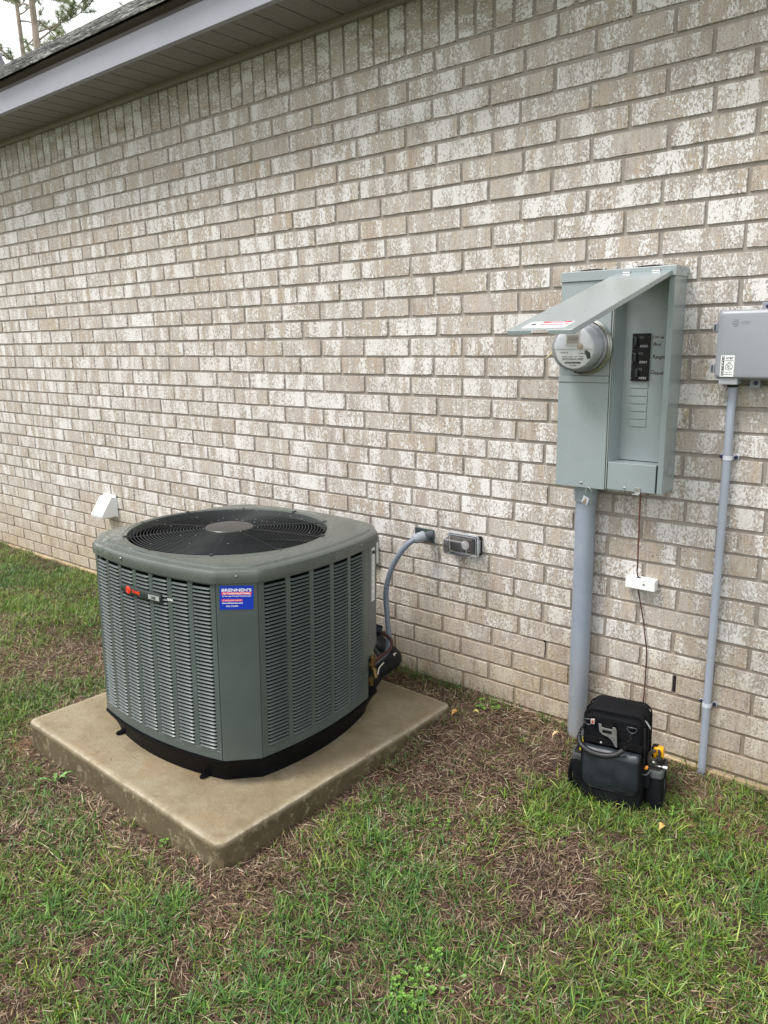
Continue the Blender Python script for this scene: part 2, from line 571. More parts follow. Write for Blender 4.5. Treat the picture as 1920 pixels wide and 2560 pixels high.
def mortar_material():
    t = NT('mortar')
    v = t.pos()
    n = t.noise(v, 40, 6, 0.7); n2 = t.noise(v, 500, 3, 0.7)
    c = t.ramp(n, [(0.3, lin(142, 135, 128)), (0.7, lin(162, 155, 148))])
    c = t.mix(1.0, c, t.ramp(n2, [(0.3, (0.85, 0.85, 0.85, 1)), (0.7, (1.1, 1.1, 1.1, 1))]), 'MULTIPLY')
    sep = t.n.new('ShaderNodeSeparateXYZ'); t.link(v, sep.inputs[0])
    low = t.rng(sep.outputs['Z'], 0.0, 0.7, 0.7, 0.0)
    c = t.mix(low, c, t.mix(1.0, c, lin(236, 216, 180), 'MULTIPLY'))
    t.set(Base_Color=c, Roughness=0.95)
    t.b.inputs['Specular IOR Level'].default_value = 0.2
    t.bump(t.math('ADD', n, n2), 0.6, 0.002)
    return t.m
M_mortar = mortar_material()

house = empty('brick_house', (0, 0, 0), 'pale whitewashed brick house with grey eaves and shingled roof', 'house')
XL, XR = -14.0, 5.2
wallm = MB().box(XL, XR, REC, 0.25, -0.3, 2.95)
wall = obj('wall', wallm, M_mortar, house)

WEEP = [(2.115, 0.335), (2.636, 0.326)]

bricks = []      # (x0, x1, z0, z1, soldier)
for k in range(-1, 33):
    if k == -1: continue
    z1 = ZTOP - k * PITCH - JT / 2
    z0 = z1 - (PITCH - JT)
    off = BX0 + (BA / 2 if k % 2 else 0) + 0.010 * math.sin(k * 1.7) + random.uniform(-.004, .004)
    n0 = int(math.floor((XL - off) / BA)); n1 = int(math.ceil((XR - off) / BA))
    js = {n: off + n * BA + random.gauss(0, .0028) for n in range(n0, n1 + 2)}
    dz = 0.0012 * math.sin(k * 2.3)
    for n in range(n0, n1 + 1):
        a = js[n] + JT / 2 * random.uniform(.7, 1.35); b = js[n + 1] - JT / 2 * random.uniform(.7, 1.35)
        if a < XL or b > XR: continue
        for (wx, wz) in WEEP:
            if z0 < wz < z1:
                if a < wx < b: 
                    # move the nearer joint onto the weep hole
                    pass
        bricks.append([a, b, z0 + dz, z1 + dz, False])
# put a head joint on each weep hole by splitting there
for (wx, wz) in WEEP:
    row = sorted([b for b in bricks if b[2] < wz < b[3]], key=lambda b: b[0])
    j = min(row, key=lambda b: abs(b[0] - wx))
    sh = wx - (j[0] - JT / 2)
    for b in row:
        b[0] += sh; b[1] += sh
SP = 0.0785
n0 = int((XL - 1.308) / SP) + 1; n1 = int((XR - 1.308) / SP) - 1
for n in range(n0, n1):
    a = 1.308 + n * SP + 0.005; b = a + SP - 0.010
    bricks.append([a + random.uniform(-.001, .001), b + random.uniform(-.001, .001), ZTOP + JT / 2, ZTOP + 0.235, True])

def brick_geo(b):
    """front outline with slightly ragged arrises; returns verts, faces, uvs (per vertex)"""
    x0, x1, z0, z1, sol = b
    out = random.uniform(-0.0012, 0.0012)
    nx, nz = (5, 2) if not sol else (2, 5)
    L = []
    for i in range(nx): L.append((x0 + (x1 - x0) * i / nx, z0))
    for i in range(nz): L.append((x1, z0 + (z1 - z0) * i / nz))
    for i in range(nx): L.append((x1 - (x1 - x0) * i / nx, z1))
    for i in range(nz): L.append((x0, z1 - (z1 - z0) * i / nz))
    n = len(L)
    cx, cz = (x0 + x1) / 2, (z0 + z1) / 2
    F, B = [], []
    for (x, z) in L:
        sx, sz = (1 if x > cx else -1), (1 if z > cz else -1)
        e = 0.0016
        jx, jz = random.uniform(-.0008, .0008), random.uniform(-.0010, .0010)
        corner = (abs(abs(x - cx) - (x1 - x0) / 2) < 1e-6) and (abs(abs(z - cz) - (z1 - z0) / 2) < 1e-6)
        onx = abs(abs(x - cx) - (x1 - x0) / 2) < 1e-6
        onz = abs(abs(z - cz) - (z1 - z0) / 2) < 1e-6
        c = random.choice((0, 0, .002)) if corner else 0
        fx = x - sx * (e + c) * onx + jx; fz = z - sz * (e + c) * onz + jz
        F.append((fx, out, fz)); B.append((x + jx * .5, REC + .004, z + jz * .5))
    V = F + B
    faces = [tuple(range(n))] + [(i, i + n, (i + 1) % n + n, (i + 1) % n) for i in range(n)]
    ou, ov = random.uniform(-40, 40), random.uniform(-40, 40)
    uv = []
    for (x, y, z) in V:
        if sol: uv.append((z - z0 + ou, x - x0 + ov))
        else: uv.append((x - x0 + ou, z - z0 + ov))
    return V, faces, uv

def link_brick(geos, name, parent, kind=None):
    vs, fs, uvs = [], [], []
    for V, F, U in geos:
        o = len(vs); vs += V; uvs += U
        fs += [tuple(i + o for i in f) for f in F]
    me = bpy.data.meshes.new(name)
    me.from_pydata(vs, [], fs)
    ul = me.uv_layers.new(name='UVMap')
    idx = np.empty(len(me.loops), np.int32); me.loops.foreach_get('vertex_index', idx)
    ul.data.foreach_set('uv', np.array(uvs, np.float32)[idx].ravel())
    u2 = me.uv_layers.new(name='Brick')
    rr = np.concatenate([np.tile(RNG.random(2), (len(V), 1)) for V, F, U in geos]).astype(np.float32)
    u2.data.foreach_set('uv', rr[idx].ravel())
    me.uv_layers['UVMap'].active_render = True
    me.materials.append(M_brick)
    o = bpy.data.objects.new(name, me)
    COL.objects.link(o); o.parent = parent
    if kind: o['kind'] = kind
    return o

geo = []
for b in bricks:
    c = ((b[0] + b[1]) / 2, 0, (b[2] + b[3]) / 2)
    u, v, z = project(c)
    inn = z > 0 and -20 < u < 1940 and -20 < v < 2580
    geo.append((0 if inn else 1, z if inn else 1e3, b))
geo.sort(key=lambda t: (t[0], t[1]))
for t_ in geo[:300]:
    link_brick([brick_geo(t_[2])], 'brick', wall)
link_brick([brick_geo(t_[2]) for t_ in geo[300:]], 'brickwork', wall, 'stuff')

M_black = simple('black_void', (0.006, 0.005, 0.005, 1), 0.9, var=0.02)  # colour standing for the shade inside holes, slots and gaps
for (wx, wz) in WEEP:
    obj('weep_hole', MB().box(wx - .0042, wx + .0042, REC - .0035, REC + .001, wz - .031, wz + .031), M_black, wall)  # solid black slip painted as the dark inside the open joint
M_footing = simple('stained_concrete', lin(176, 156, 122), 0.95, var=0.22, vscale=7, bump=0.8, bscale=70, bdist=0.004)
obj('footing', MB().box(XL, XR, -0.012, 0.2, -0.35, 0.030), M_footing, house, bev=0.004)

# eaves
def soffit_material():
    t = NT('soffit_paint')
    v = t.pos()
    n = t.noise(v, 6, 4, 0.6)
    c = t.ramp(n, [(0.3, lin(122, 117, 114)), (0.7, lin(132, 127, 124))])
    sep = t.n.new('ShaderNodeSeparateXYZ'); t.link(v, sep.inputs[0])
    fx = t.math('FRACT', t.math('MULTIPLY', sep.outputs['X'], 1 / 0.0098))
    fy = t.math('FRACT', t.math('MULTIPLY', sep.outputs['Y'], 1 / 0.0098))
    dx = t.math('ABSOLUTE', t.math('SUBTRACT', fx, 0.5)); dy = t.math('ABSOLUTE', t.math('SUBTRACT', fy, 0.5))
    dd = t.math('ADD', t.math('MULTIPLY', dx, dx), t.math('MULTIPLY', dy, dy))
    hole = t.rng(dd, 0.055, 0.075, 1.0, 0.0)
    c = t.mix(t.math('MULTIPLY', hole, 0.62), c, lin(40, 36, 33))
    t.set(Base_Color=c, Roughness=0.5)
    return t.m
M_soffit = soffit_material()
M_trim = simple('taupe_trim', lin(132, 125, 118), 0.45, var=0.03)
M_fascia = simple('fascia_paint_lit', lin(146, 147, 158), 0.42, var=0.03, vscale=3, bump=0.15, bscale=90, bdist=0.0008)  # soffit paint in a lighter, bluer copy; daylight put into the colour
M_drip = simple('brown_drip_edge', lin(66, 57, 52), 0.45, var=0.05)
soffit = obj('soffit', MB().box(XL, XR, -0.30, -0.012, 2.862, 2.866), M_trim, house)
n0 = int((XL - 0.549) / 0.1275); n1 = int((XR - 0.549) / 0.1275)
pme = None
for n in range(n0, n1):
    x0 = 0.549 + n * 0.1275
    a, b = 0.0035, 0.1240
    if pme is None:
        # panel profile across x with turned-up edges, length along y
        pr_ = [(a - .003, .010), (a, .0), (a + .004, -.001), (b / 2 - .006, -.001), (b / 2, .0005), (b / 2 + .006, -.001), (b - .004, -.001), (b, 0), (b + .003, .010)]
        m = MB()
        rs = [[(x0 + p[0], y, 2.8465 + p[1]) for p in pr_] for y in (-0.300, -0.030)]
        m.rings(rs, False, False, closed=False)
        o = obj('soffit_panel', m, M_soffit, soffit)
        pme, px0 = o.data, x0
    else:
        o = bpy.data.objects.new('soffit_panel', pme)
        COL.objects.link(o); o.parent = soffit; o.location = (x0 - px0, 0, 0)
tr = MB()
tr.prism([(-0.034, 2.827), (-0.034, 2.846), (-0.030, 2.852), (-0.004, 2.852), (-0.004, 2.822), (-0.028, 2.822)], (XL, 0, 0), (0, 1, 0), (0, 0, 1), (XR - XL, 0, 0))
obj('wall_channel', tr, M_trim, house, bev=0.002)
fa_ = MB()
fa_.prism([(-0.296, 2.842), (-0.325, 2.842), (-0.325, 2.949), (-0.300, 2.949), (-0.300, 2.850), (-0.296, 2.850)], (XL, 0, 0), (0, 1, 0), (0, 0, 1), (XR - XL, 0, 0))
obj('fascia', fa_, M_fascia, house, bev=0.0015)
dr = MB()
dr.prism([(-0.3275, 2.945), (-0.3275, 2.960), (-0.352, 2.974), (-0.352, 2.982), (-0.300, 3.004), (-0.300, 2.945)], (XL, 0, 0), (0, 1, 0), (0, 0, 1), (XR - XL, 0, 0))
obj('drip_edge', dr, M_drip, house)

# roof
SLO = 0.645
RY0, RZ0, RY1 = -0.362, 2.986, 4.0
RZ1 = RZ0 + SLO * (RY1 - RY0)
def shingle_material():
    t = NT('asphalt_shingle')
    a = t.n.new('ShaderNodeAttribute'); a.attribute_name = 'Col'
    n = t.noise(t.pos(), 260, 3, 0.8)
    c = t.mix(1.0, a.outputs['Color'], t.ramp(n, [(0.35, (0.55, 0.55, 0.55, 1)), (0.65, (1.7, 1.7, 1.7, 1))]), 'MULTIPLY')
    st_ = t.noise(t.pos((5, 34, 34)), 3.0, 3, 0.7)
    c = t.mix(1.0, c, t.ramp(st_, [(0.38, (0.35, 0.35, 0.36, 1)), (0.5, (1.0, 1.0, 1.0, 1)), (0.62, (2.1, 2.1, 2.1, 1))]), 'MULTIPLY')
    t.set(Base_Color=c, Roughness=0.75)
    t.b.inputs['Specular IOR Level'].default_value = 0.7
    t.bump(n, 0.8, 0.002)
    return t.m
M_shingle = shingle_material()
rf = MB()
rf.add([(-14.3, RY0 + .01, RZ0 - .004), (XR, RY0 + .01, RZ0 - .004), (XR, RY1, RZ1 - .004), (-14.3, RY1, RZ1 - .004),
        (XR, RY1 * 2 - RY0, RZ0 - .004), (-14.3, RY1 * 2 - RY0, RZ0 - .004)], [(0, 1, 2, 3), (3, 2, 4, 5)])
roof = obj('roof', rf, simple('roof_felt', (0.03, 0.03, 0.032, 1), 0.9), house)
nrm = Vector((0, -SLO, 1)).normalized(); alo = Vector((0, 1, SLO)).normalized()
vs, fs, cs = [], [], []
L_ = (RY1 - RY0) * math.sqrt(1 + SLO * SLO)
row, s_ = 0, -0.012
while s_ < L_:
    x = -14.4 + random.uniform(0, .3)
    xe = 4.6
    while x < xe:
        wd = random.uniform(.09, .30)
        dbl = random.random() < .5
        h0 = 0.0035 + (0.0055 if dbl else 0.0) + random.uniform(0, .0015)
        sa = s_ + (random.uniform(-.004, .002) if dbl else random.uniform(.001, .006))
        sb = s_ + 0.16
        base = Vector((0, RY0, RZ0))
        def P(xx, ss, h): 
            q = base + alo * ss + nrm * h
            return (xx, q.y, q.z)
        o = len(vs)
        lift = random.uniform(0, .004)
        vs += [P(x, sa, 0), P(x + wd, sa, 0), P(x, sa, h0 + lift), P(x + wd, sa, h0 + random.uniform(0, .004)), P(x + wd, sb, .001), P(x, sb, .001)]
        fs += [(o, o + 1, o + 3, o + 2), (o + 2, o + 3, o + 4, o + 5), (o, o + 2, o + 5), (o + 1, o + 4, o + 3)]
        g = random.choice((.11, .16, .22, .30))
        cs += [(g, g * .99, g * .98)] * 6
        x += wd
    s_ += 0.142
    row += 1
me = bpy.data.meshes.new('shingles'); me.from_pydata(vs, [], fs)
at = me.color_attributes.new('Col', 'FLOAT_COLOR', 'POINT')
at.data.foreach_set('color', np.concatenate([np.array(cs), np.ones((len(cs), 1))], 1).astype(np.float32).ravel())
me.materials.append(M_shingle)
o = bpy.data.objects.new('shingles', me); COL.objects.link(o); o.parent = roof; o['kind'] = 'stuff'
vp = MB()
vx, vy = -9.55, 4.05
vp.lathe((vx, vy, RZ1 - .12), (0, 0, 1), [(.22, 0), (.17, .10), (.10, .22), (.065, .30), (.058, .33)], 20)
obj('vent_flashing', vp, simple('lead_flashing', lin(96, 96, 100), 0.6), roof, smooth=True)
obj('vent_pipe', MB().lathe((vx, vy, RZ1), (0, 0, 1), [(.048, 0), (.048, .52)], 20), simple('vent_plastic', lin(150, 148, 146), 0.5), roof, smooth=40)

# ------------------------------------------------------------------ concrete pad
def pad_material():
    t = NT('pad_concrete')
    v = t.pos()
    n = t.noise(v, 5, 5, 0.65); n2 = t.noise(v, 45, 5, 0.7); n3 = t.noise(v, 420, 4, 0.75)
    c = t.ramp(n, [(0.28, lin(136, 122, 95)), (0.5, lin(156, 143, 116)), (0.75, lin(168, 158, 136))])
    c = t.mix(1.0, c, t.ramp(n2, [(0.3, (0.86, 0.85, 0.84, 1)), (0.7, (1.10, 1.10, 1.10, 1))]), 'MULTIPLY')
    c = t.mix(1.0, c, t.ramp(n3, [(0.3, (0.86, 0.86, 0.86, 1)), (0.7, (1.10, 1.10, 1.10, 1))]), 'MULTIPLY')
    rust = t.rng(t.noise(t.pos(loc=(3.1, 1.2, 0)), 4.2, 3, 0.6), 0.52, 0.70)
    damp = t.rng(t.noise(t.pos(loc=(7.3, 2.2, 0)), 2.6, 5, 0.65, 0.8), 0.50, 0.58)
    c = t.mix(t.math('MULTIPLY', damp, 0.40), c, lin(122, 108, 82))
    c = t.mix(t.math('MULTIPLY', rust, 0.42), c, lin(150, 108, 56))
    crumb = t.rng(t.noise(t.pos(loc=(0, 4, 2)), 30, 6, 0.75), 0.69, 0.73)
    c = t.mix(t.math('MULTIPLY', crumb, 0.6), c, lin(222, 212, 186))
    # paler arris, and dirty flanks (soil splash), both fixed to the slab
    a = t.n.new('ShaderNodeAttribute'); a.attribute_name = 'Col'
    sp = t.n.new('ShaderNodeSeparateColor'); t.link(a.outputs['Color'], sp.inputs[0])
    c = t.mix(t.math('MULTIPLY', sp.outputs[0], t.rng(t.noise(v, 17, 6, 0.75), 0.36, 0.58, 0.1, 1.0)), c, lin(196, 186, 166))
    flank = t.ramp(n, [(0.3, lin(84, 74, 50)), (0.7, lin(112, 100, 72))])
    flank = t.mix(t.rng(t.noise(v, 22, 6, 0.8), 0.54, 0.62, 0.0, 0.75), flank, lin(160, 151, 122))
    c = t.mix(sp.outputs[1], c, flank)
    t.set(Base_Color=c, Roughness=t.rng(n2, 0.3, 0.7, 0.75, 0.95))
    pits_ = t.rng(t.noise(v, 150, 4, 0.8), 0.60, 0.68)
    t.bump(t.math('SUBTRACT', t.math('ADD', t.math('ADD', n2, t.math('MULTIPLY', n3, 0.8)), t.math('MULTIPLY', crumb, 0.4)), t.math('MULTIPLY', pits_, t.math('ADD', t.math('MULTIPLY', sp.outputs[1], 0.9), 0.15))), 1.0, 0.006)
    return t.m
UM = Matrix(((0.9989157452868934, -0.04611560891067896, 0.00637843497478375, 1.1918991358776458),
             (0.04579783393863637, 0.9980141305491229, 0.04324758525984046, -0.8066243565779271),
             (-0.008360156963796968, -0.042908575355928465, 0.9990440240231985, 0.10594560832740414), (0, 0, 0, 1)))
dang = -0.02787866 - 0.04613291
PM = UM @ Matrix.Translation((-0.01685898, 0.00746431, 0)) @ Matrix.Rotation(dang, 4, 'Z')
def make_pad():
    H = 1.219 / 2
    N = 70
    def outline(ins, rr, amp, z, zn, sd):
        pts = []
        amp0 = amp
        for sdn in range(4):
            for i in range(N):
                t = -1 + 2 * i / N
                x, y = t * H, -H
                # round the corner slightly
                c = max(0, abs(t) * H - (H - rr))
                yo = rr - math.sqrt(max(0, rr * rr - c * c)) if c > 0 else 0
                p = Vector((x * (1 - ins / H), y + yo * 0.6 * max(0, 1 - ins / .045) + ins, 0))
                p = Matrix.Rotation(sdn * math.pi / 2, 3, 'Z') @ p
                n = mnoise.noise(Vector((p.x * 9, p.y * 9, sd))) + .6 * mnoise.noise(Vector((p.x * 40, p.y * 40, sd)))
                d = p.normalized()
                near = math.exp(-((p.x - H) ** 2 + (p.y + H) ** 2) / .0016)
                if ins < .02: n = n + near * (mnoise.noise(Vector((p.x * 60, p.y * 60, z * 90))) * 2.2 - .8)
                p = p + d * n * max(amp, .004 * near)
                pts.append((p.x, p.y, z + zn * mnoise.noise(Vector((p.x * 14, p.y * 14, sd + 5)))))
        return pts
    R_ = [outline(-.004, .03, .010, -.19, 0, 1), outline(-.002, .03, .009, -.10, .006, 2), outline(.001, .03, .0045, -.055, .005, 3),
          outline(.0, .03, .002, -.022, .001, 3), outline(.001, .03, .0018, -.009, .0008, 3), outline(.004, .03, .0014, -.0028, .0006, 3),
          outline(.010, .03, .0012, -.0005, .0005, 3), outline(.026, .03, .002, 0, .0003, 4), outline(.045, .03, 0, 0, 0, 4)] + [outline(q, .03, 0, 0, 0, 4) for q in (.09, .14, .19, .24, .29)] + [[(p[0] * k, p[1] * k, 0) for p in outline(.29, .03, 0, 0, 0, 4)] for k in (.7, .35, .02)]
    mb = MB(); mb.rings(R_, False, True)
    o = obj('concrete_pad', mb, None, None)
    me = o.data
    n = len(R_[0])
    edge = [0, 0, 0, 0, .5, .9, .5, 0] + [0] * 9; fl = [1, 1, 1, 1, .5, 0, 0, 0] + [0] * 9
    at = me.color_attributes.new('Col', 'FLOAT_COLOR', 'POINT')
    cols = np.zeros((len(me.vertices), 4), np.float32); cols[:, 3] = 1
    for r in range(len(R_)):
        cols[r * n:(r + 1) * n, 0] = edge[r]; cols[r * n:(r + 1) * n, 1] = fl[r]
    at.data.foreach_set('color', cols.ravel())
    me.shade_smooth(); me.set_sharp_from_angle(angle=math.radians(24))
    me.materials.append(pad_material())
    o.matrix_world = PM
    tag(o, 'square tan concrete slab in the lawn under the air conditioner', 'concrete pad')
    return o
pad = make_pad()

# ------------------------------------------------------------------ air conditioner
M_ac = simple('grey_green_enamel', lin(78, 88, 87), 0.44, var=0.03, vscale=5, bump=0.12, bscale=160, bdist=0.0004, coat=0.3)
def ac_paint():
    t = NT('grey_green_enamel_dusty')
    v = t.co('Object')
    n = t.noise(v, 5, 5, 0.6); n2 = t.noise(v, 26, 6, 0.75, 0.4)
    c = t.ramp(n, [(0.35, lin(71, 80, 79)), (0.65, lin(79, 88, 87))])
    dust = t.rng(n2, 0.52, 0.8, 0, 0.10)
    c = t.mix(dust, c, lin(118, 122, 118))
    vo = t.n.new('ShaderNodeTexVoronoi'); vo.inputs['Scale'].default_value = 48; t.link(v, vo.inputs['Vector'])
    sc = t.n.new('ShaderNodeSeparateColor'); t.link(vo.outputs['Color'], sc.inputs[0])
    spot = t.math('MULTIPLY', t.rng(vo.outputs['Distance'], 0.05, 0.09, 1, 0), t.rng(sc.outputs[0], .86, .88))
    c = t.mix(t.math('MULTIPLY', spot, 0.6), c, lin(176, 180, 176))
    t.set(Base_Color=c, Roughness=t.rng(n2, 0.3, 0.7, 0.28, 0.36))
    t.b.inputs['Coat Weight'].default_value = 0.25
    t.b.inputs['Coat Roughness'].default_value = 0.2
    t.bump(t.noise(v, 140, 3, 0.6), 0.04, 0.0003)
    return t.m
M_acd = ac_paint()
def top_paint():
    t = NT('grey_green_enamel_top')
    v = t.co('Object')
    n = t.noise(v, 4, 5, 0.6); n2 = t.noise(v, 16, 6, 0.75, 0.6)
    c = t.ramp(n, [(0.3, lin(70, 77, 73)), (0.7, lin(82, 88, 83))])
    c = t.mix(t.rng(n2, 0.45, 0.75, 0, 0.14), c, lin(112, 113, 107))
    # pale blotches on the front-left corner
    m = t.n.new('ShaderNodeMapping'); m.inputs['Location'].default_value = (0.33, 0.36, -0.76)
    tc = t.n.new('ShaderNodeTexCoord'); t.link(tc.outputs['Object'], m.inputs['Vector'])
    ln = t.n.new('ShaderNodeVectorMath'); ln.operation = 'LENGTH'; t.link(m.outputs['Vector'], ln.inputs[0])
    sp = t.math('MULTIPLY', t.rng(ln.outputs['Value'], 0.02, 0.19, 1, 0), t.rng(t.noise(v, 60, 6, 0.8, 1.0), 0.50, 0.62))
    c = t.mix(t.math('MULTIPLY', sp, 0.55), c, lin(205, 208, 204))
    t.set(Base_Color=c, Roughness=t.rng(n2, 0.3, 0.7, 0.25, 0.32))
    t.b.inputs['Coat Weight'].default_value = 0.3
    t.b.inputs['Coat Roughness'].default_value = 0.22
    pass
    return t.m
M_top = top_paint()
M_base = simple('black_base_plastic', (0.004, 0.0045, 0.006, 1), 0.5, spec=0.10, var=0.3, vscale=14, bump=0.2, bscale=60, bdist=0.001)
M_coil = simple('dark_coil', (0.004, 0.0045, 0.005, 1), 0.8, spec=0.1, var=0.2)
M_wire = simple('guard_wire', lin(46, 50, 52), 0.42, spec=.35, var=0.05)
M_fan = simple('fan_blade_black', (0.005, 0.0055, 0.007, 1), 0.5, spec=.2, var=0.2)
M_screw = simple('zinc_screw', lin(120, 124, 124), 0.35, 0.8, var=0.1)
M_steel = simple('bright_steel', lin(178, 180, 180), 0.32, 0.85, var=0.08)
M_white = simple('white_plastic', lin(228, 230, 232), 0.35, var=0.015)
M_wprint = simple('white_print', lin(236, 238, 240), 0.5, var=0.01)
M_kprint = simple('black_print', lin(22, 22, 24), 0.5, var=0.01)
M_rprint = simple('red_print', lin(222, 70, 96), 0.5, var=0.01)
M_blue = simple('blue_sticker', lin(14, 52, 176), 0.35, var=0.03)
M_red = simple('orange_red_badge', lin(232, 62, 30), 0.35, var=0.03)
M_badge = simple('charcoal_badge', lin(44, 50, 50), 0.35, var=0.05)

AW, AC_, AB = 0.4196, 0.3229, 0.040
Z1, Z2 = 0.0976, 0.7293
ac = empty('air_conditioner', (0, 0, 0), 'large grey green outdoor air conditioning unit with louvered sides on the concrete slab', 'air conditioner', M=UM)
def side(k, s, out=0.0, z=0.0, w=AW, c=AC_, b=AB):
    x, y = s, -(w + b * (1 - (s / c) ** 2) + out)
    for _ in range(k): x, y = -y, x
    return (x, y, z)
def strip(mb, k, s0, s1, z0, z1, o0=0.0, o1=-0.004, n=6, **kw):
    """curved plate following side k"""
    rs = []
    for i in range(n + 1):
        s = s0 + (s1 - s0) * i / n
        rs.append([side(k, s, o0, z0, **kw), side(k, s, o0, z1, **kw), side(k, s, o1, z1, **kw), side(k, s, o1, z0, **kw)])
    return mb.rings(rs)
def outline(off=0.0, w=AW, c=AC_, b=AB, n=14, z=0.0):
    pts = []
    for k in range(4):
        for i in range(n + 1):
            s = -c + 2 * c * i / n
            pts.append(side(k, s, off, z, w, c, b))
    # pull the corner outwards by off along the diagonal too
    return pts
# base pan
bm_ = MB()
bm_.rings([outline(0, .384, .2935, .043, z=-.004), outline(0, .388, .297, .043, z=.02), outline(0, .405, .306, .042, z=.062),
           outline(0, .409, .308, .042, z=.0625), outline(.0, .418, .316, .042, z=.088), outline(.0, .424, .322, .041, z=.0885),
           outline(.0, .425, .323, .041, z=.0972), outline(-.02, .41, .31, .04, z=.0974)])
base = obj('base_pan', bm_, M_base, ac, smooth=35)
for (k, s) in ((0, -.272), (0, .222), (3, 0.1)):
    f = MB()
    p = Vector(side(k, s, -.004, 0, .384, .2935, .043)); q = Vector(side(k, s, .034, 0, .384, .2935, .043))
    d = (q - p).normalized(); e = Vector((-d.y, d.x, 0))
    f.prism([(0, -.012), (.022, -.012), (.034, -.007), (.038, 0), (.034, .007), (.022, .012), (0, .012)], p + Vector((0, 0, .004)), d, e, (0, 0, .006))
    f.box(-.001, .001, -.0, .02, 0, .03, M=frame(p + d * .004 + Vector((0, 0, .006)), e, d))
    obj('hold_down_clip', f, M_base, base, bev=0.0015)
# coil core
cm = MB(); cm.rings([outline(-.030, z=.099), outline(-.030, z=.728)])
obj('coil', cm, M_coil, ac)
# louvered panels
def louver_panel(k, s_from, s_to, cols, mull, name, edge0, edge1):
    fr = MB()
    zt, zb = 0.716, 0.131
    strip(fr, k, edge0, edge1, zt, Z2 - .001, n=16)
    strip(fr, k, edge0, edge1, Z1 + .001, zb, n=16)
    strip(fr, k, edge0, s_from, zb, zt, n=2)
    strip(fr, k, s_to, edge1, zb, zt, n=2)
    wd = (s_to - s_from - (cols - 1) * mull) / cols
    spans = []
    for i in range(cols):
        a = s_from + i * (wd + mull)
        spans.append((a, a + wd))
        if i: strip(fr, k, a - mull, a, zb, zt, n=2)
    # side returns at the outer edges
    for s in (edge0, edge1):
        strip(fr, k, s - .0012, s + .0012, Z1 + .001, Z2 - .001, .0005, -.014, n=1)
    panel = obj(name, fr, M_acd, ac, bev=0.0008, segs=1)
    return panel, spans, zb, zt
PIT = 0.01307
def slat_mesh(k, a, b, z):
    prof = [(-.0024, .0036), (.0012, .0014), (.0042, -.0006), (.0040, -.0022), (.0020, -.0014), (-.0026, .0022)]
    m = MB()
    rs = []
    for i, s in enumerate((a, a + .005, (a + b) / 2, b - .005, b)):
        e = -.0045 if i in (0, 4) else 0
        rs.append([side(k, s, p[0] + e * (1 if p[0] > -.01 else .3), z + p[1]) for p in prof])
    m.rings(rs)
    return m
def put_slats(k, panel, spans, zb, zt, nsingle):
    nrow = 44
    first = {}
    rest = MB()
    todo = [(ci, r) for ci in range(len(spans)) for r in range(nrow)]
    todo.sort(key=lambda t: -t[0] if k == 0 else t[0])
    for q, (ci, r) in enumerate(todo):
        a, b = spans[ci]
        z = zb + .0085 + r * PIT
        if q < nsingle:
            if ci not in first:
                o = obj('slat', slat_mesh(k, a + .0003, b - .0003, z), M_ac, panel, smooth=40)
                first[ci] = (o.data, z)
            else:
                o = bpy.data.objects.new('slat', first[ci][0]); COL.objects.link(o)
                o.parent = panel; o.location = (0, 0, z - first[ci][1])
        else:
            m = slat_mesh(k, a + .0003, b - .0003, z); rest.add(m.v, m.f)
    if rest.v: obj('louvers', rest, M_ac, panel, smooth=40, kind='stuff')
    sl = MB()
    for (a, b) in spans:
        strip(sl, k, a - .001, b + .001, zb - .002, zb + .0065, -.0022, -.010, n=3)
    obj('sill', sl, M_ac, panel)
pf, spf, zb, zt = louver_panel(0, -.300, .304, 7, .0195, 'louver_panel', -AC_ + .0015, AC_ - .002)
put_slats(0, pf, spf, zb, zt, 176)
pr2, spr, zb, zt = louver_panel(1, -.302, .200, 5, .0205, 'louver_panel', -AC_ + .002, .210)
put_slats(1, pr2, spr, zb, zt, 88)
pl, spl, zb, zt = louver_panel(3, -.300, .304, 7, .0195, 'louver_panel', -AC_ + .0015, AC_ - .002)
put_slats(3, pl, spl, zb, zt, 0)
pb, spb, zb, zt = louver_panel(2, -.200, .304, 6, .0195, 'louver_panel', -.22, AC_ - .002)
put_slats(2, pb, spb, zb, zt, 0)
# corner posts: flat chamfer plates with folded edges
def post(pa, pb_, z0=Z1 + .001, z1=Z2 - .001):
    a, b = Vector(pa), Vector(pb_)
    d = (b - a).normalized(); nrm_ = Vector((d.y, -d.x, 0))
    w = (b - a).length
    m = MB()
    m.prism([(.0025, -.012), (.0018, -.002), (.0045, .0010), (.012, .0022), (w / 2, .0028), (w - .012, .0022), (w - .0045, .0010), (w - .0018, -.002), (w - .0025, -.012), (w - .0045, -.012), (w - .006, -.001), (.006, -.001), (.0045, -.012)],
            a + Vector((0, 0, z0)), d, nrm_, (0, 0, z1 - z0))
    return m, a, d, nrm_, w
Pm, Pa, Pd, Pn, Pw = post(side(0, AC_), side(1, -AC_))
cpost = obj('corner_post', Pm, M_acd, ac, smooth=30)
for (ka, kb) in ((3, 0), (2, 3)):
    mm = post(side(ka, AC_), side(kb, -AC_))[0]
    obj('corner_post', mm, M_acd, ac, smooth=30)
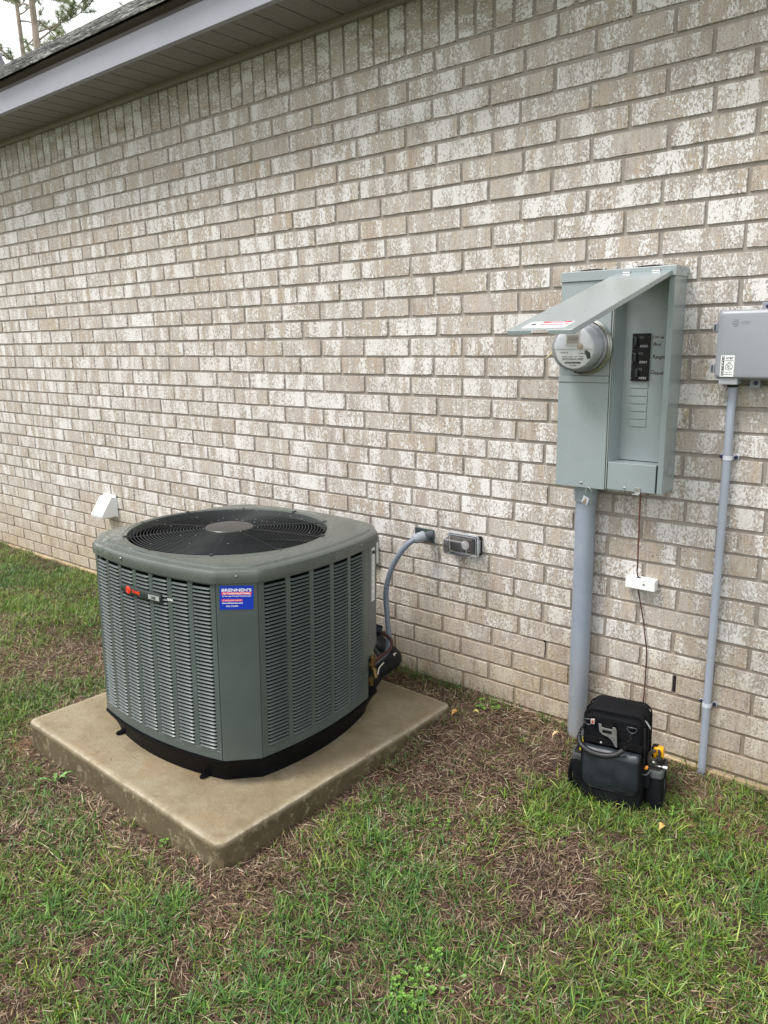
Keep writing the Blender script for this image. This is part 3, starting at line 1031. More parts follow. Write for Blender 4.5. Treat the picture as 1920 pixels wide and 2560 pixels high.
# service panel around the back right corner with its lower cut-out
sv = MB()
strip(sv, 1, .2125, .249, Z1 + .001, Z2 - .001, .0008, -.003, n=3)
strip(sv, 1, .249, AC_, .296, Z2 - .001, .0008, -.003, n=4)
a1, a2 = side(1, .249, .0008), side(1, .308, .0008); a3 = side(1, .249, -.003); a4 = side(1, .308, -.003)
sv.add([(a1[0], a1[1], .296), (a2[0], a2[1], .296), (a2[0], a2[1], .292), (a1[0], a1[1], .258),
        (a3[0], a3[1], .296), (a4[0], a4[1], .296), (a4[0], a4[1], .292), (a3[0], a3[1], .258)],
       [(0, 3, 2, 1), (4, 5, 6, 7), (0, 1, 5, 4), (1, 2, 6, 5), (2, 3, 7, 6), (3, 0, 4, 7)])
b1, b2 = Vector(side(1, AC_, .0008)), Vector(side(2, -AC_, .0008))
b3, b4 = Vector(side(1, AC_, -.003)), Vector(side(2, -AC_, -.003))
sv.rings([[(b1.x, b1.y, z), (b2.x, b2.y, z), (b4.x, b4.y, z), (b3.x, b3.y, z)] for z in (.296, Z2 - .001)])
strip(sv, 2, -AC_, -.222, .10, Z2 - .001, .0008, -.003, n=3)
serv = obj('service_panel', sv, M_acd, ac, bev=0.0008, segs=1)
for (s, z) in ((.229, .60), (.243, .36), (.229, .20), (.262, .338)):
    p = side(1, s, .0008, z)
    obj('screw', MB().lathe(p, (1, 0, 0), [(.0055, 0), (.0055, .001), (.004, .0032), (.0015, .0036)], 10), M_screw, serv, smooth=40)
# rim and fan deck
PO = outline(0, n=14)
def radial(th, off):
    best = None
    d = (math.cos(th), math.sin(th))
    pts = outline(off, AW + 0, AC_ + max(0, off) * .4, AB)
    n = len(pts)
    for i in range(n):
        a, b = pts[i], pts[(i + 1) % n]
        ex, ey = b[0] - a[0], b[1] - a[1]
        den = d[0] * ey - d[1] * ex
        if abs(den) < 1e-12: continue
        t = (a[0] * ey - a[1] * ex) / den
        u = (a[0] * d[1] - a[1] * d[0]) / den
        if t > 0 and -1e-9 <= u <= 1 + 1e-9 and (best is None or t > best): best = t
    return best
FX, FY = -.034, -.022
TH = sorted([2 * math.pi * i / 160 for i in range(160)] + [math.atan2(p[1], p[0]) % (2 * math.pi) for k in range(4) for p in (side(k, AC_), side(k, -AC_))])
def ring_at(off, z, circ=None, f=0.0):
    r_ = []
    for th in TH:
        r = radial(th, off)
        x_, y_ = r * math.cos(th), r * math.sin(th)
        if circ is not None:
            x_ = x_ * (1 - f) + (FX + circ * math.cos(th)) * f
            y_ = y_ * (1 - f) + (FY + circ * math.sin(th)) * f
        r_.append((x_, y_, z))
    return r_
tc = MB()
tc.rings([ring_at(.0045, Z2 - .006), ring_at(.0075, Z2 - .006), ring_at(.0085, Z2 + .004), ring_at(.0080, .7530), ring_at(.0055, .7600), ring_at(.0005, .7640),
          ring_at(-.010, .7660), ring_at(-.021, .7665), ring_at(-.0235, .7672), ring_at(-.029, .7712), ring_at(-.034, .7722),
          ring_at(-.034, .7735, .405, .7), ring_at(0, .7748, .403, 1), ring_at(0, .7760, .398, 1), ring_at(0, .7760, .394, 1), ring_at(0, .7742, .391, 1),
          ring_at(0, .7742, .387, 1), ring_at(0, .7760, .383, 1), ring_at(0, .7752, .379, 1), ring_at(0, .7690, .376, 1), ring_at(0, .740, .374, 1), ring_at(0, .60, .372, 1)], False, False)
top = obj('top_cover', tc, M_top, ac, smooth=28)
# interior well
obj('fan_well', MB().lathe((FX, FY, .50), (0, 0, 1), [(.02, 0), (.368, 0.0), (.371, .25)], 48, True, False), M_coil, ac)
sc_pts = [(side(0, -.10, .0085, .746), (0, -1, 0)), (side(1, .175, .0085, .746), (1, 0, 0)), (side(1, -.10, .0085, .746), (1, 0, 0))]
cc = (Vector(side(0, AC_, .006)) + Vector(side(1, -AC_, .006))) / 2
sc_pts.append(((cc.x, cc.y, .746), (1, -1, 0)))
for p, ax in sc_pts[:2] + sc_pts[3:]:
    ax = Vector(ax).normalized()
    m = MB()
    m.lathe(Vector(p) - ax * .0015, ax, [(.0105, 0), (.0100, .0022), (.0080, .0026)], 20)
    obj('dimple', m, M_top, top, smooth=40)
    obj('screw', MB().lathe(Vector(p) + ax * .001, ax, [(.0055, 0), (.0055, .0018), (.0030, .0042), (.001, .0044)], 6), M_screw, top, smooth=30)
# fan guard
def dome(r): return .7745 + .0115 * (1 - (r / .376) ** 2)
gd = MB()
r = .100
while r < .374:
    gd.torus((0, 0, dome(r)), (0, 0, 1), r, .00115, 96, 6)
    r += .0121
for i in range(10):
    a = 2 * math.pi * i / 10 + .35
    pts = [(q * math.cos(a), q * math.sin(a), dome(q) - .0033) for q in (.07, .15, .23, .30, .366)] + [(.380 * math.cos(a), .380 * math.sin(a), .7785), (.391 * math.cos(a), .391 * math.sin(a), .7785)]
    gd.tube(pts, .0021, 6)
gd.v = [(p[0] + FX, p[1] + FY, p[2]) for p in gd.v]
guard = obj('fan_guard', gd, M_wire, ac, smooth=True)
obj('guard_hub', MB().lathe((FX, FY, .7815), (0, 0, 1), [(.0915, 0), (.0925, .0025), (.090, .0052), (.080, .0066), (.02, .0078)], 48), simple('hub_black', lin(52, 53, 53), 0.34, var=.05), guard, smooth=35)
for i in range(5):
    a = 2 * math.pi * (i * 2) / 10 + .35
    c, s = math.cos(a), math.sin(a)
    obj('guard_clip', MB().box(-.004, .012, -.006, .006, 0, .0035, M=frame((FX + .380 * c, FY + .380 * s, .777), (c, s, 0), (-s, c, 0))), M_wire, guard, bev=.001)
dp = MB()
for i in range(30):
    r = .10 + .0118 * random.randrange(22); a = random.uniform(0, 2 * math.pi)
    dp.lathe((r * math.cos(a), r * math.sin(a), dome(r) + .001), (0, 0, 1), [(.0005, 0), (.0014, .0006), (.0010, .0016)], 6)
def drop_mat():
    t = NT('water_drop'); t.set(Base_Color=(.85, .9, .92, 1), Roughness=0.05)
    t.b.inputs['Specular IOR Level'].default_value = 1.0
    return t.m
dp.v = [(p[0] + FX, p[1] + FY, p[2]) for p in dp.v]
obj('raindrops', dp, drop_mat(), guard, smooth=True, kind='stuff')
for i in range(3):
    a0 = 2 * math.pi * i / 3 + .9
    m = MB(); rs = []
    for j in range(9):
        q = .06 + .300 * j / 8
        sw = .10 * math.sin(j / 8 * 1.4)
        half = .38 + .10 * j / 8
        top_, bot = [], []
        for e in (-1, -.33, .33, 1):
            a = a0 + sw + e * half
            z = .708 - e * .030 * (1.1 - .3 * j / 8) + .010 * (1 - e * e)
            top_.append((FX + q * math.cos(a), FY + q * math.sin(a), z)); bot.append((FX + q * math.cos(a), FY + q * math.sin(a), z - .0025))
        rs.append(top_ + bot[::-1])
    m.rings(rs)
    obj('fan_blade', m, M_fan, ac, smooth=40)
obj('fan_motor', MB().lathe((FX, FY, .56), (0, 0, 1), [(.07, 0), (.075, .02), (.075, .14), (.05, .16), (.045, .19)], 28), M_fan, ac, smooth=40)

# badge
bx0, bx1, bz = -.112, .104, .640
bg = MB(); rs = []
for i in range(11):
    s = bx0 + (bx1 - bx0) * i / 10
    h0, h1 = -.0165, .0165
    if i in (0, 10): h0, h1 = -.014, .013
    rs.append([side(0, s, .0015, bz + h0), side(0, s, .0095, bz + h0 + .002), side(0, s, .0105, bz + h0 + .004), side(0, s, .0105, bz + h1 - .005), side(0, s, .0085, bz + h1 - .001), side(0, s, .0015, bz + h1)])
bg.rings(rs)
badge = obj('badge', bg, M_badge, ac, smooth=35)
def bframe(s, z, out=.0108):
    p = Vector(side(0, s, out, z)); q = Vector(side(0, s + .02, out, z))
    return frame(p, q - p, (0, 0, 1))
em = MB(); F = bframe(-.066, bz)
n_ = F.col[2].xyz
em.lathe(F.translation, n_, [(.0140, 0), (.0135, .0012), (.0110, .0020)], 28)
obj('emblem', em, M_red, badge, smooth=35)
e2 = MB()
for k in range(5):
    rr = .0105 - k * .0019
    e2.torus(F.translation + n_ * (.0021), n_, rr, .00032, 24, 4)
obj('emblem_lines', e2, simple('dark_red_line', lin(170, 38, 20), .4), badge)
text('TRANE', .0150, M_red, badge, bframe(-.044, bz - .0055), bold=.0004, width=.0435)
pl_ = MB(); rs = []
for s in (.0445, .060, .080, .0985):
    rs.append([side(0, s, .0104, bz - .0095), side(0, s, .0115, bz - .0095), side(0, s, .0115, bz + .0065), side(0, s, .0104, bz + .0065)])
pl_.rings(rs)
obj('nameplate', pl_, simple('silver_plate', lin(176, 180, 180), .35, .3), badge)
text('XR', .0135, M_kprint, badge, bframe(.059, bz - .0065, .0119), bold=.0004, width=.024)
st = MB()
strip(st, 0, .128, .153, .6375, .6455, .0035, .0028, n=2)
obj('silver_tag', st, simple('silver_foil', lin(190, 192, 192), .4, .2), ac)
# blue contractor sticker on the corner post
sx0, sw_, sz1, sh_ = .0150, .1065, .716, .0800
tilt = math.radians(-2.0)
SF = frame(Pa + Pd * sx0 + Pn * .0033 + Vector((0, 0, sz1)), Pd * math.cos(tilt) - Vector((0, 0, 1)) * math.sin(-tilt) , Vector((0, 0, 1)) * math.cos(tilt) + Pd * math.sin(-tilt))
def sbox(x0, x1, y0, y1, d0, d1): return MB().box(x0, x1, y0, y1, d0, d1, M=SF)
stk = obj('sticker', sbox(0, sw_, -sh_, 0, 0, .0003), M_blue, cpost)
text("BRENNEN'S", .0135, M_wprint, stk, SF @ Matrix.Translation((.006, -.0190, .0004)), bold=.0003, width=.0945)
obj('red_band', sbox(.006, .1005, -.0300, -.0207, .0003, .0005), M_rprint, stk)
text('Air Conditioning & Heating', .0088, M_wprint, stk, SF @ Matrix.Translation((.010, -.0282, .0006)), bold=.0002, width=.086)
text('"Is The Heat Winnin\'?! Call Brennens"', .0055, M_wprint, stk, SF @ Matrix.Translation((.0075, -.0365, .0004)), bold=.0001, width=.092)
obj('red_band', sbox(.0065, .0725, -.0525, -.0455, .0003, .0005), M_rprint, stk)
text('24 HOUR EMERGENCY SERVICE', .005, M_wprint, stk, SF @ Matrix.Translation((.010, -.0508, .0006)), width=.058)
text('www.Brennens.com', .0070, M_wprint, stk, SF @ Matrix.Translation((.0070, -.0600, .0004)), bold=.0002, width=.066)
text('(504) 275-0201', .0062, M_wprint, stk, SF @ Matrix.Translation((.020, -.0705, .0004)), bold=.0001, width=.038)
# white maker's label at the back edge of the service panel
lb = MB(); strip(lb, 1, .276, .3045, .492, .708, .0014, .0008, n=2)
lab = obj('data_label', lb, simple('label_paper', lin(216, 218, 216), .5, var=.03), serv)
p = side(1, .278, .0016, .684)
text('EM', .019, M_kprint, lab, frame(p, (0, 1, 0), (0, 0, 1)), bold=.0006, width=.021)
lk = MB()
for z in (.695, .672, .665, .659, .653, .640, .632, .618, .610, .597, .574, .566, .548, .540, .52, .512, .505):
    strip(lk, 1, .280, .280 + random.uniform(.010, .021), z, z + (.0022 if z not in (.574,) else .004), .0016, .0013, n=1)
obj('print_lines', lk, simple('grey_print', lin(120, 120, 124), .5), lab)
# valves in the cut-out
M_brass = simple('brass', lin(112, 92, 52), 0.40, 0.8, var=.12, vscale=30)
M_copper = simple('copper_pipe', lin(84, 58, 50), 0.5, 0.5, var=.15, vscale=30)
M_foam = simple('black_pipe_insulation', (0.005, 0.006, 0.009, 1), 0.45, spec=.25, var=.25, vscale=20, bump=.5, bscale=40, bdist=.002)
va = MB()
va.tube([(.400, .262, .238), (.448, .268, .232)], .010, 10); va.tube([(.440, .268, .218), (.440, .268, .256)], .0085, 6)
va.tube([(.445, .275, .215), (.470, .255, .188)], .009, 6)
va.lathe((.440, .268, .258), (0, 0, 1), [(.0105, 0), (.0105, .009), (.007, .012)], 6)
obj('service_valve', va, M_brass, ac, smooth=35)
va = MB()
va.tube([(.395, .262, .165), (.440, .268, .160)], .012, 10); va.tube([(.436, .268, .145), (.436, .268, .178)], .009, 6)
obj('service_valve', va, M_brass, ac, smooth=35)

# ------------------------------------------------------------------ refrigerant lines (world frame)
ls = empty('refrigerant_lines', (1.52, -0.30, 0.10), 'black insulated refrigerant pipes with white ties running from the unit to the wall', 'pipes')
path = [(1.49, -.540, .150), (1.495, -.46, .165), (1.500, -.36, .185), (1.503, -.27, .194), (1.486, -.19, .190), (1.435, -.145, .190), (1.36, -.12, .20), (1.26, -.05, .21)]
obj('suction_line', MB().tube(path, [.030, .031, .031, .032, .032, .031, .030, .030], 18, 5), M_foam, ls, smooth=True)
obj('insulated_line', MB().tube([(1.50, -.50, .16), (1.50, -.40, .145), (1.47, -.30, .15), (1.42, -.18, .16), (1.30, -.08, .17), (1.2, .02, .19)], .028, 14, 5), M_foam, ls, smooth=True)
obj('insulation_stub', MB().tube([(1.36, -.26, .325), (1.40, -.225, .325), (1.425, -.205, .315)], .024, 14, 4), M_foam, ls, smooth=True)
obj('liquid_line', MB().tube([(1.41, -.215, .312), (1.45, -.205, .302), (1.487, -.210, .283), (1.497, -.235, .258), (1.50, -.30, .250), (1.515, -.40, .245), (1.53, -.50, .255)], .0075, 10, 6), M_copper, ls, smooth=True)
for (a, b, w) in (((1.497, -.490, .196), (1.535, -.462, .172), .003), ((1.530, -.365, .196), (1.520, -.310, .229), .0034), ((1.522, -.235, .233), (1.518, -.220, .238), .004)):
    obj('tie', MB().tube([a, ((a[0] + b[0]) / 2, (a[1] + b[1]) / 2 - .012, (a[2] + b[2]) / 2 + .006), b], w * .8, 6, 3), simple('white_tie', lin(222, 218, 205), .5), ls, smooth=True)

# ------------------------------------------------------------------ flexible whip, wall plate
M_whip = simple('grey_flex_conduit', lin(118, 128, 142), 0.40, var=.04, vscale=20)
wh = empty('flexible_conduit', (1.50, -.10, .50), 'grey flexible conduit curving from the wall plate down to the air conditioner', 'conduit')
wp = [(1.548, -.068, .735), (1.533, -.092, .727), (1.500, -.115, .694), (1.458, -.13, .63), (1.428, -.14, .555), (1.415, -.15, .476), (1.426, -.16, .371), (1.440, -.17, .275), (1.446, -.20, .20), (1.45, -.30, .17)]
hose = MB()
P_, sm = [Vector(p) for p in wp], []
for i in range(len(P_) - 1):
    p0, p1, p2, p3 = P_[max(i - 1, 0)], P_[i], P_[i + 1], P_[min(i + 2, len(P_) - 1)]
    for k in range(26):
        t = k / 26
        sm.append(0.5 * ((2 * p1) + (-p0 + p2) * t + (2 * p0 - 5 * p1 + 4 * p2 - p3) * t * t + (-p0 + 3 * p1 - 3 * p2 + p3) * t ** 3))
hose.tube(sm, [.0124 + (.0006 if i % 3 == 0 else -.0003) for i in range(len(sm))], 14)
obj('hose', hose, M_whip, wh, smooth=True)
cn = MB()
cn.tube([(1.562, -.006, .735), (1.560, -.038, .737), (1.558, -.054, .739)], [.0165, .0165, .0175], 14)
obj('elbow', cn, simple('dark_grey_pvc', lin(92, 100, 108), .45), wh, smooth=40)
nut = MB(); rs = []
ax0, ax1 = Vector((1.561, -.050, .741)), Vector((1.532, -.092, .727))
dd = (ax1 - ax0).normalized(); uu = dd.orthogonal().normalized(); ww = dd.cross(uu)
for t, rr in ((0, .0185), (.08, .0215), (.75, .0215), (.9, .0195), (1, .016)):
    c = ax0.lerp(ax1, t)
    rs.append([c + (uu * math.cos(2 * math.pi * i / 36) + ww * math.sin(2 * math.pi * i / 36)) * (rr * (1 + (.035 if i % 2 else -.02))) for i in range(36)])
nut.rings(rs)
obj('coupling_nut', nut, simple('grey_pvc_nut', lin(136, 144, 152), .45), wh, smooth=25)
pp = empty('wall_plate', (1.528, 0, .728), 'small galvanised steel cover plate on the brick behind the flexible conduit', 'cover plate')
obj('plate', MB().box(1.478, 1.579, -.0075, -.0015, .699, .757), simple('galvanised', lin(92, 106, 108), .38, .5, var=.2, vscale=18), pp, bev=.001)
for (x, z) in ((1.487, .727), (1.571, .7245)):
    obj('screw', MB().lathe((x, -.0075, z), (0, -1, 0), [(.0045, 0), (.004, .0015), (.001, .002)], 12), M_steel, pp, smooth=40)

# white plate behind the unit
wl_ = empty('line_cover', (1.20, 0, .615), 'white plastic plate on the brick just behind the right rear corner of the air conditioner', 'wall plate')
m = MB()
pol = []
for (cx, cz, a0) in ((1.249, .679, 0), (1.145, .679, 90), (1.145, .554, 180), (1.249, .554, 270)):
    for i in range(5):
        a = math.radians(a0 + i * 22.5); pol.append((cx + .009 * math.cos(a), cz + .009 * math.sin(a)))
m.prism(pol, (0, -.020, 0), (1, 0, 0), (0, 0, 1), (0, .019, 0))
obj('plate', m, M_white, wl_, bev=.001)
for z in (.677, .556):
    obj('screw', MB().lathe((1.248, -.020, z), (0, -1, 0), [(.0045, 0), (.004, .0015), (.001, .002)], 12), M_steel, wl_, smooth=40)

# ------------------------------------------------------------------ dryer vent hood
dv = empty('vent_hood', (-.987, 0, .545), 'white plastic vent hood on the brick wall left of the air conditioner', 'vent hood')
m = MB(); m.box(-1.060, -.914, -.007, -.001, .473, .622)
obj('flange', m, M_white, dv, bev=.0015)
X0, X1 = -1.052, -.921
hd = MB()
hd.add([(X0, -.006, .612), (X1, -.006, .612), (X1, -.006, .480), (X0, -.006, .480),
        (X0, -.036, .612), (X1, -.036, .612), (X1, -.116, .502), (X0, -.116, .502), (X1, -.112, .483), (X0, -.112, .483)],
       [(0, 4, 5, 1), (4, 7, 6, 5), (7, 9, 8, 6), (1, 5, 6, 8, 2), (0, 3, 9, 7, 4), (3, 2, 8, 9)])
obj('hood', hd, M_white, dv, bev=.005, segs=3)
for (x, z) in ((-.919, .617), (-.919, .478)):
    obj('screw', MB().lathe((x, -.007, z), (0, -1, 0), [(.003, 0), (.003, .001)], 8), M_steel, dv)

# ------------------------------------------------------------------ outlet in a bubble cover
def clear_plastic():
    t = NT('clear_plastic')
    tr_ = t.n.new('ShaderNodeBsdfTransparent'); tr_.inputs['Color'].default_value = (.975, .98, .985, 1)
    gl = t.n.new('ShaderNodeBsdfGlossy'); gl.inputs['Roughness'].default_value = 0.08
    gl.inputs['Color'].default_value = (.95, .95, .97, 1)
    fr_ = t.n.new('ShaderNodeFresnel'); fr_.inputs['IOR'].default_value = 1.55
    mx = t.n.new('ShaderNodeMixShader')
    t.link(t.rng(fr_.outputs[0], 0, 1, 0.02, 0.85), mx.inputs['Fac'])
    t.link(tr_.outputs[0], mx.inputs[1]); t.link(gl.outputs[0], mx.inputs[2])
    t.link(mx.outputs[0], t.out.inputs['Surface'])
    return t.m
M_clear = clear_plastic()
def milky():
    m = clear_plastic(); nt = m.node_tree
    out = nt.nodes['Material Output']; src = out.inputs['Surface'].links[0].from_socket
    df = nt.nodes.new('ShaderNodeBsdfDiffuse'); df.inputs['Color'].default_value = (.75, .76, .78, 1)
    mx = nt.nodes.new('ShaderNodeMixShader'); mx.inputs['Fac'].default_value = .035
    nt.links.new(src, mx.inputs[1]); nt.links.new(df.outputs[0], mx.inputs[2]); nt.links.new(mx.outputs[0], out.inputs['Surface'])
    return m
M_milky = milky()
M_cedge = NT('milky_plastic_edge'); M_cedge.set(Base_Color=lin(196, 200, 206), Roughness=.25, Alpha=0.55); M_cedge = M_cedge.m
ob = empty('outlet_box', (1.745, 0, .725), 'clear bubble cover over a black wall outlet right of the steel plate', 'outlet')
M_blk = simple('black_plastic', (0.005, 0.005, 0.006, 1), .4, spec=.25, var=.1)
obj('backplate', MB().box(1.668, 1.8225, -.020, -.001, .684, .765), M_blk, ob, bev=.004)
rc = MB(); rc.box(1.695, 1.795, -.034, -.020, .697, .752); 
recp = obj('receptacle', rc, simple('dark_receptacle', lin(28, 28, 30), .3), ob, bev=.003)
obj('socket_face', MB().lathe((1.758, -.034, .724), (0, -1, 0), [(.020, 0), (.019, .002), (.015, .003)], 24), simple('grey_socket', lin(150, 150, 152), .35), recp, smooth=40)
def rr_(x0, x1, z0, z1, rad, y, n=5):
    pts = []
    for (cx, cz, a0) in ((x1 - rad, z1 - rad, 0), (x0 + rad, z1 - rad, 90), (x0 + rad, z0 + rad, 180), (x1 - rad, z0 + rad, 270)):
        for i in range(n + 1):
            a = math.radians(a0 + 90 * i / n); pts.append((cx + rad * math.cos(a), y, cz + rad * math.sin(a)))
    return pts
cv = MB()
cv.rings([rr_(1.674, 1.818, .680, .769, .010, -.024), rr_(1.674, 1.818, .680, .769, .010, -.034), rr_(1.680, 1.811, .687, .763, .010, -.036), rr_(1.682, 1.808, .689, .760, .012, -.060),
          rr_(1.686, 1.805, .692, .758, .014, -.096), rr_(1.696, 1.796, .699, .751, .014, -.102)], False, True)
cov = obj('cover', cv, M_milky, ob, smooth=30)
ed = MB()
for (ins, y, r_e) in ((0, -.034, .0022), (0, -.024, .002), (.0062, -.038, .0014)):
    ed.tube(rr_(1.674 + ins, 1.818 - ins, .680 + ins, .769 - ins, .010, y) + rr_(1.674 + ins, 1.818 - ins, .680 + ins, .769 - ins, .010, y)[:1], r_e, 6)
ed.tube(rr_(1.689, 1.802, .694, .756, .014, -.0975) + rr_(1.689, 1.802, .694, .756, .014, -.0975)[:1], .0011, 6)
for x in (1.700, 1.745): ed.box(x, x + .018, -.034, -.022, .769, .7725)
for z in (.700, .722, .744): ed.box(1.817, 1.8215, -.034, -.022, z - .006, z + .003)
ed.box(1.8175, 1.8235, -.038, -.020, .698, .752)
obj('cover_rim', ed, M_cedge, cov)

# ------------------------------------------------------------------ meter and breaker enclosure
def meter_paint():
    t = NT('blue_grey_enclosure_paint')
    v = t.pos()
    n = t.noise(v, 7, 5, 0.6); n2 = t.noise(v, 30, 5, 0.7)
    c = t.ramp(n, [(0.3, lin(136, 147, 149)), (0.7, lin(141, 152, 155))])
    c = t.mix(t.rng(n2, 0.5, 0.8, 0, 0.10), c, lin(160, 172, 174))
    t.set(Base_Color=c, Roughness=t.rng(n2, 0.3, 0.7, 0.27, 0.31))
    t.b.inputs['Coat Weight'].default_value = .6
    t.b.inputs['Coat Roughness'].default_value = .22
    t.bump(t.noise(v, 25, 2, 0.5), 0.10, 0.0012)
    return t.m
M_box = meter_paint()
mp_ = empty('meter_enclosure', (2.395, 0, 1.052), 'grey steel meter and breaker enclosure with its long cover swung open on the brick wall', 'electrical panel')
hs = MB()
hs.box(2.2055, 2.5865, -.010, -.001, 1.054, 1.758)                 # back
hs.box(2.5835, 2.5865, -.118, -.010, 1.054, 1.758)                 # right side
hs.box(2.2055, 2.2085, -.112, -.010, 1.054, 1.758)                 # left side
hs.box(2.2085, 2.5835, -.112, -.010, 1.054, 1.057)                 # bottom
hs.box(2.3885, 2.3910, -.112, -.010, 1.057, 1.758)                 # divider
hs.box(2.5680, 2.5860, -.1205, -.118, 1.0545, 1.757)               # right jamb face
hs.box(2.5680, 2.5700, -.118, -.052, 1.057, 1.757)
housing = obj('housing', hs, M_box, mp_, bev=.0012)
obj('top_cap', MB().box(2.2015, 2.5905, -.128, -.0005, 1.7575, 1.790), M_box, mp_, bev=.002)
obj('upper_cover', MB().box(2.2040, 2.3860, -.1225, -.111, 1.4445, 1.7570), M_box, mp_, bev=.0015)
obj('cover_lip', MB().box(2.2035, 2.3865, -.1270, -.111, 1.4215, 1.4440), M_box, mp_, bev=.0015)
lc = obj('lower_cover', MB().box(2.2030, 2.3868, -.1240, -.110, 1.0500, 1.4208), M_box, mp_, bev=.0015)
obj('screw', MB().lathe((2.302, -.124, 1.067), (0, -1, 0), [(.0048, 0), (.0048, .0015), (.002, .003)], 12), M_steel, lc, smooth=40)
obj('edge_strip', MB().box(2.3890, 2.3925, -.121, -.1125, 1.055, 1.756), simple('galv_edge', lin(168, 174, 172), .35, .5), mp_)
# dead front
df = MB()
df.box(2.4105, 2.5680, -.056, -.053, 1.152, 1.757)
df.add([(2.3955, -.1175, 1.150), (2.4105, -.056, 1.150), (2.4105, -.056, 1.757), (2.3955, -.1175, 1.757),
        (2.3935, -.1175, 1.150), (2.4085, -.053, 1.150), (2.4085, -.053, 1.757), (2.3935, -.1175, 1.757)],
       [(0, 1, 2, 3), (7, 6, 5, 4), (0, 3, 7, 4), (1, 0, 4, 5), (3, 2, 6, 7)])
dfo = obj('dead_front', df, M_box, mp_)
bl = obj('bottom_cover', MB().box(2.3950, 2.5620, -.1195, -.054, 1.054, 1.150), M_box, mp_, bev=.0015)
obj('screw', MB().lathe((2.458, -.1195, 1.064), (0, -1, 0), [(.0048, 0), (.0048, .0015), (.002, .003)], 12), M_steel, bl, smooth=40)
obj('gap', MB().box(2.5622, 2.5678, -.112, -.060, 1.0572, 1.150), M_black, mp_)  # black block filling the slit, its shade given as colour
cl = MB(); cl.box(2.4955, 2.5145, -.1235, -.1197, 1.050, 1.070); cl.box(2.490, 2.5145, -.138, -.1197, 1.0475, 1.0497)
obj('latch_tab', cl, M_steel, mp_, bev=.0006)
# breakers and knock-outs
bh = .0520
for i in range(3):
    z1 = 1.5825 - i * (bh + .0006); z0 = z1 - bh
    b = obj('breaker', MB().box(2.4395, 2.4985, -.0660, -.0562, z0, z1), M_blk, mp_, bev=.0008)
    hx = 2.4475 if i < 2 else 2.456
    obj('toggle', MB().box(hx, hx + .0105, -.0760, -.0660, z0 + .012, z1 - .012), simple('toggle_black', (0.012, 0.014, 0.022, 1), .4), b, bev=.002)
    w1 = MB()
    for j in range(7):
        w1.box(2.4680 + j * .0036, 2.4700 + j * .0036 - (.0008 if j % 2 else 0), -.06635, -.0660, z0 + .0065, z0 + .0145)
    obj('rating_label', w1, simple('pale_print', lin(170, 172, 176), .5), b)
    w2 = MB()
    for j in range(3): w2.box(2.4650 + j * .005, 2.4662 + j * .005, -.06635, -.0660, z1 - .0175, z1 - .0085)
    for zz in (z1 - .012, z0 + .010): w2.box(2.4425, 2.4433, -.06635, -.0660, zz - .003, zz + .003)
    obj('rating_marks', w2, simple('grey_marks', lin(120, 122, 126), .5), b)
for i in range(6):
    z1 = 1.4235 - i * .0262
    obj('knockout', MB().box(2.4385, 2.4975, -.0590, -.0562, z1 - .0222, z1 - .0012), M_box, dfo, bev=.0006)
M_ink = simple('dark_red_ink', lin(52, 22, 30), .5)
for (s_, x, z, w, sz) in (('Inside', 2.5030, 1.5660, .0385, .0150), ('Panel', 2.5050, 1.5420, .0310, .0150), ('Range', 2.5060, 1.5000, .0400, .0185), ('Conden', 2.5015, 1.4480, .0460, .0180)):
    hr = random.Random(len(s_) * 7 + int(z * 1000)); cx_ = x
    step = w / len(s_)
    for ch in s_:
        sc_h = hr.uniform(.80, 1.20) * (1.0 if ch.isupper() else .92)
        aa = hr.uniform(-.16, .16) - .05
        text(ch, sz * sc_h, M_ink, dfo, frame((cx_, -.0563, z + hr.uniform(-.0014, .0014)), (math.cos(aa), 0, math.sin(aa)), (-math.sin(aa), 0, math.cos(aa))), shear=.25, bold=.0002)
        cx_ += step * (1.05 if ch.isupper() else .98)
# side knock-out ring
kr = MB()
kr.torus((2.5866, -.072, 1.139), (1, 0, 0), .029, .0011, 36, 6); kr.torus((2.5866, -.072, 1.139), (1, 0, 0), .0205, .0010, 32, 6)
obj('knockout_ring', kr, M_box, housing, smooth=True)
obj('screw', MB().lathe((2.5866, -.058, 1.715), (1, 0, 0), [(.0045, 0), (.0045, .0014), (.002, .003)], 10), M_steel, housing, smooth=40)
cd = MB()
for (y, z) in ((-.090, 1.782), (-.078, 1.772), (-.055, 1.776), (-.035, 1.776)):
    cd.lathe((2.5905, y, z), (1, 0, 0), [(.0022, 0), (.0018, .0006)], 8)
obj('rivets', cd, simple('dark_rivet', lin(70, 78, 80), .4), mp_)
for x in (2.275, 2.472):
    hb = obj('hub_plate', MB().lathe((x + .02, -.060, 1.790), (0, 0, 1), [(.047, 0), (.047, .0035), (.042, .0065), (.030, .0075)], 32), M_blk, mp_, smooth=35)
    for dx in (-.043, .043):
        obj('screw', MB().lathe((x + .02 + dx, -.085, 1.790), (0, 0, 1), [(.0055, 0), (.0055, .007), (.004, .010)], 8), M_steel, hb)
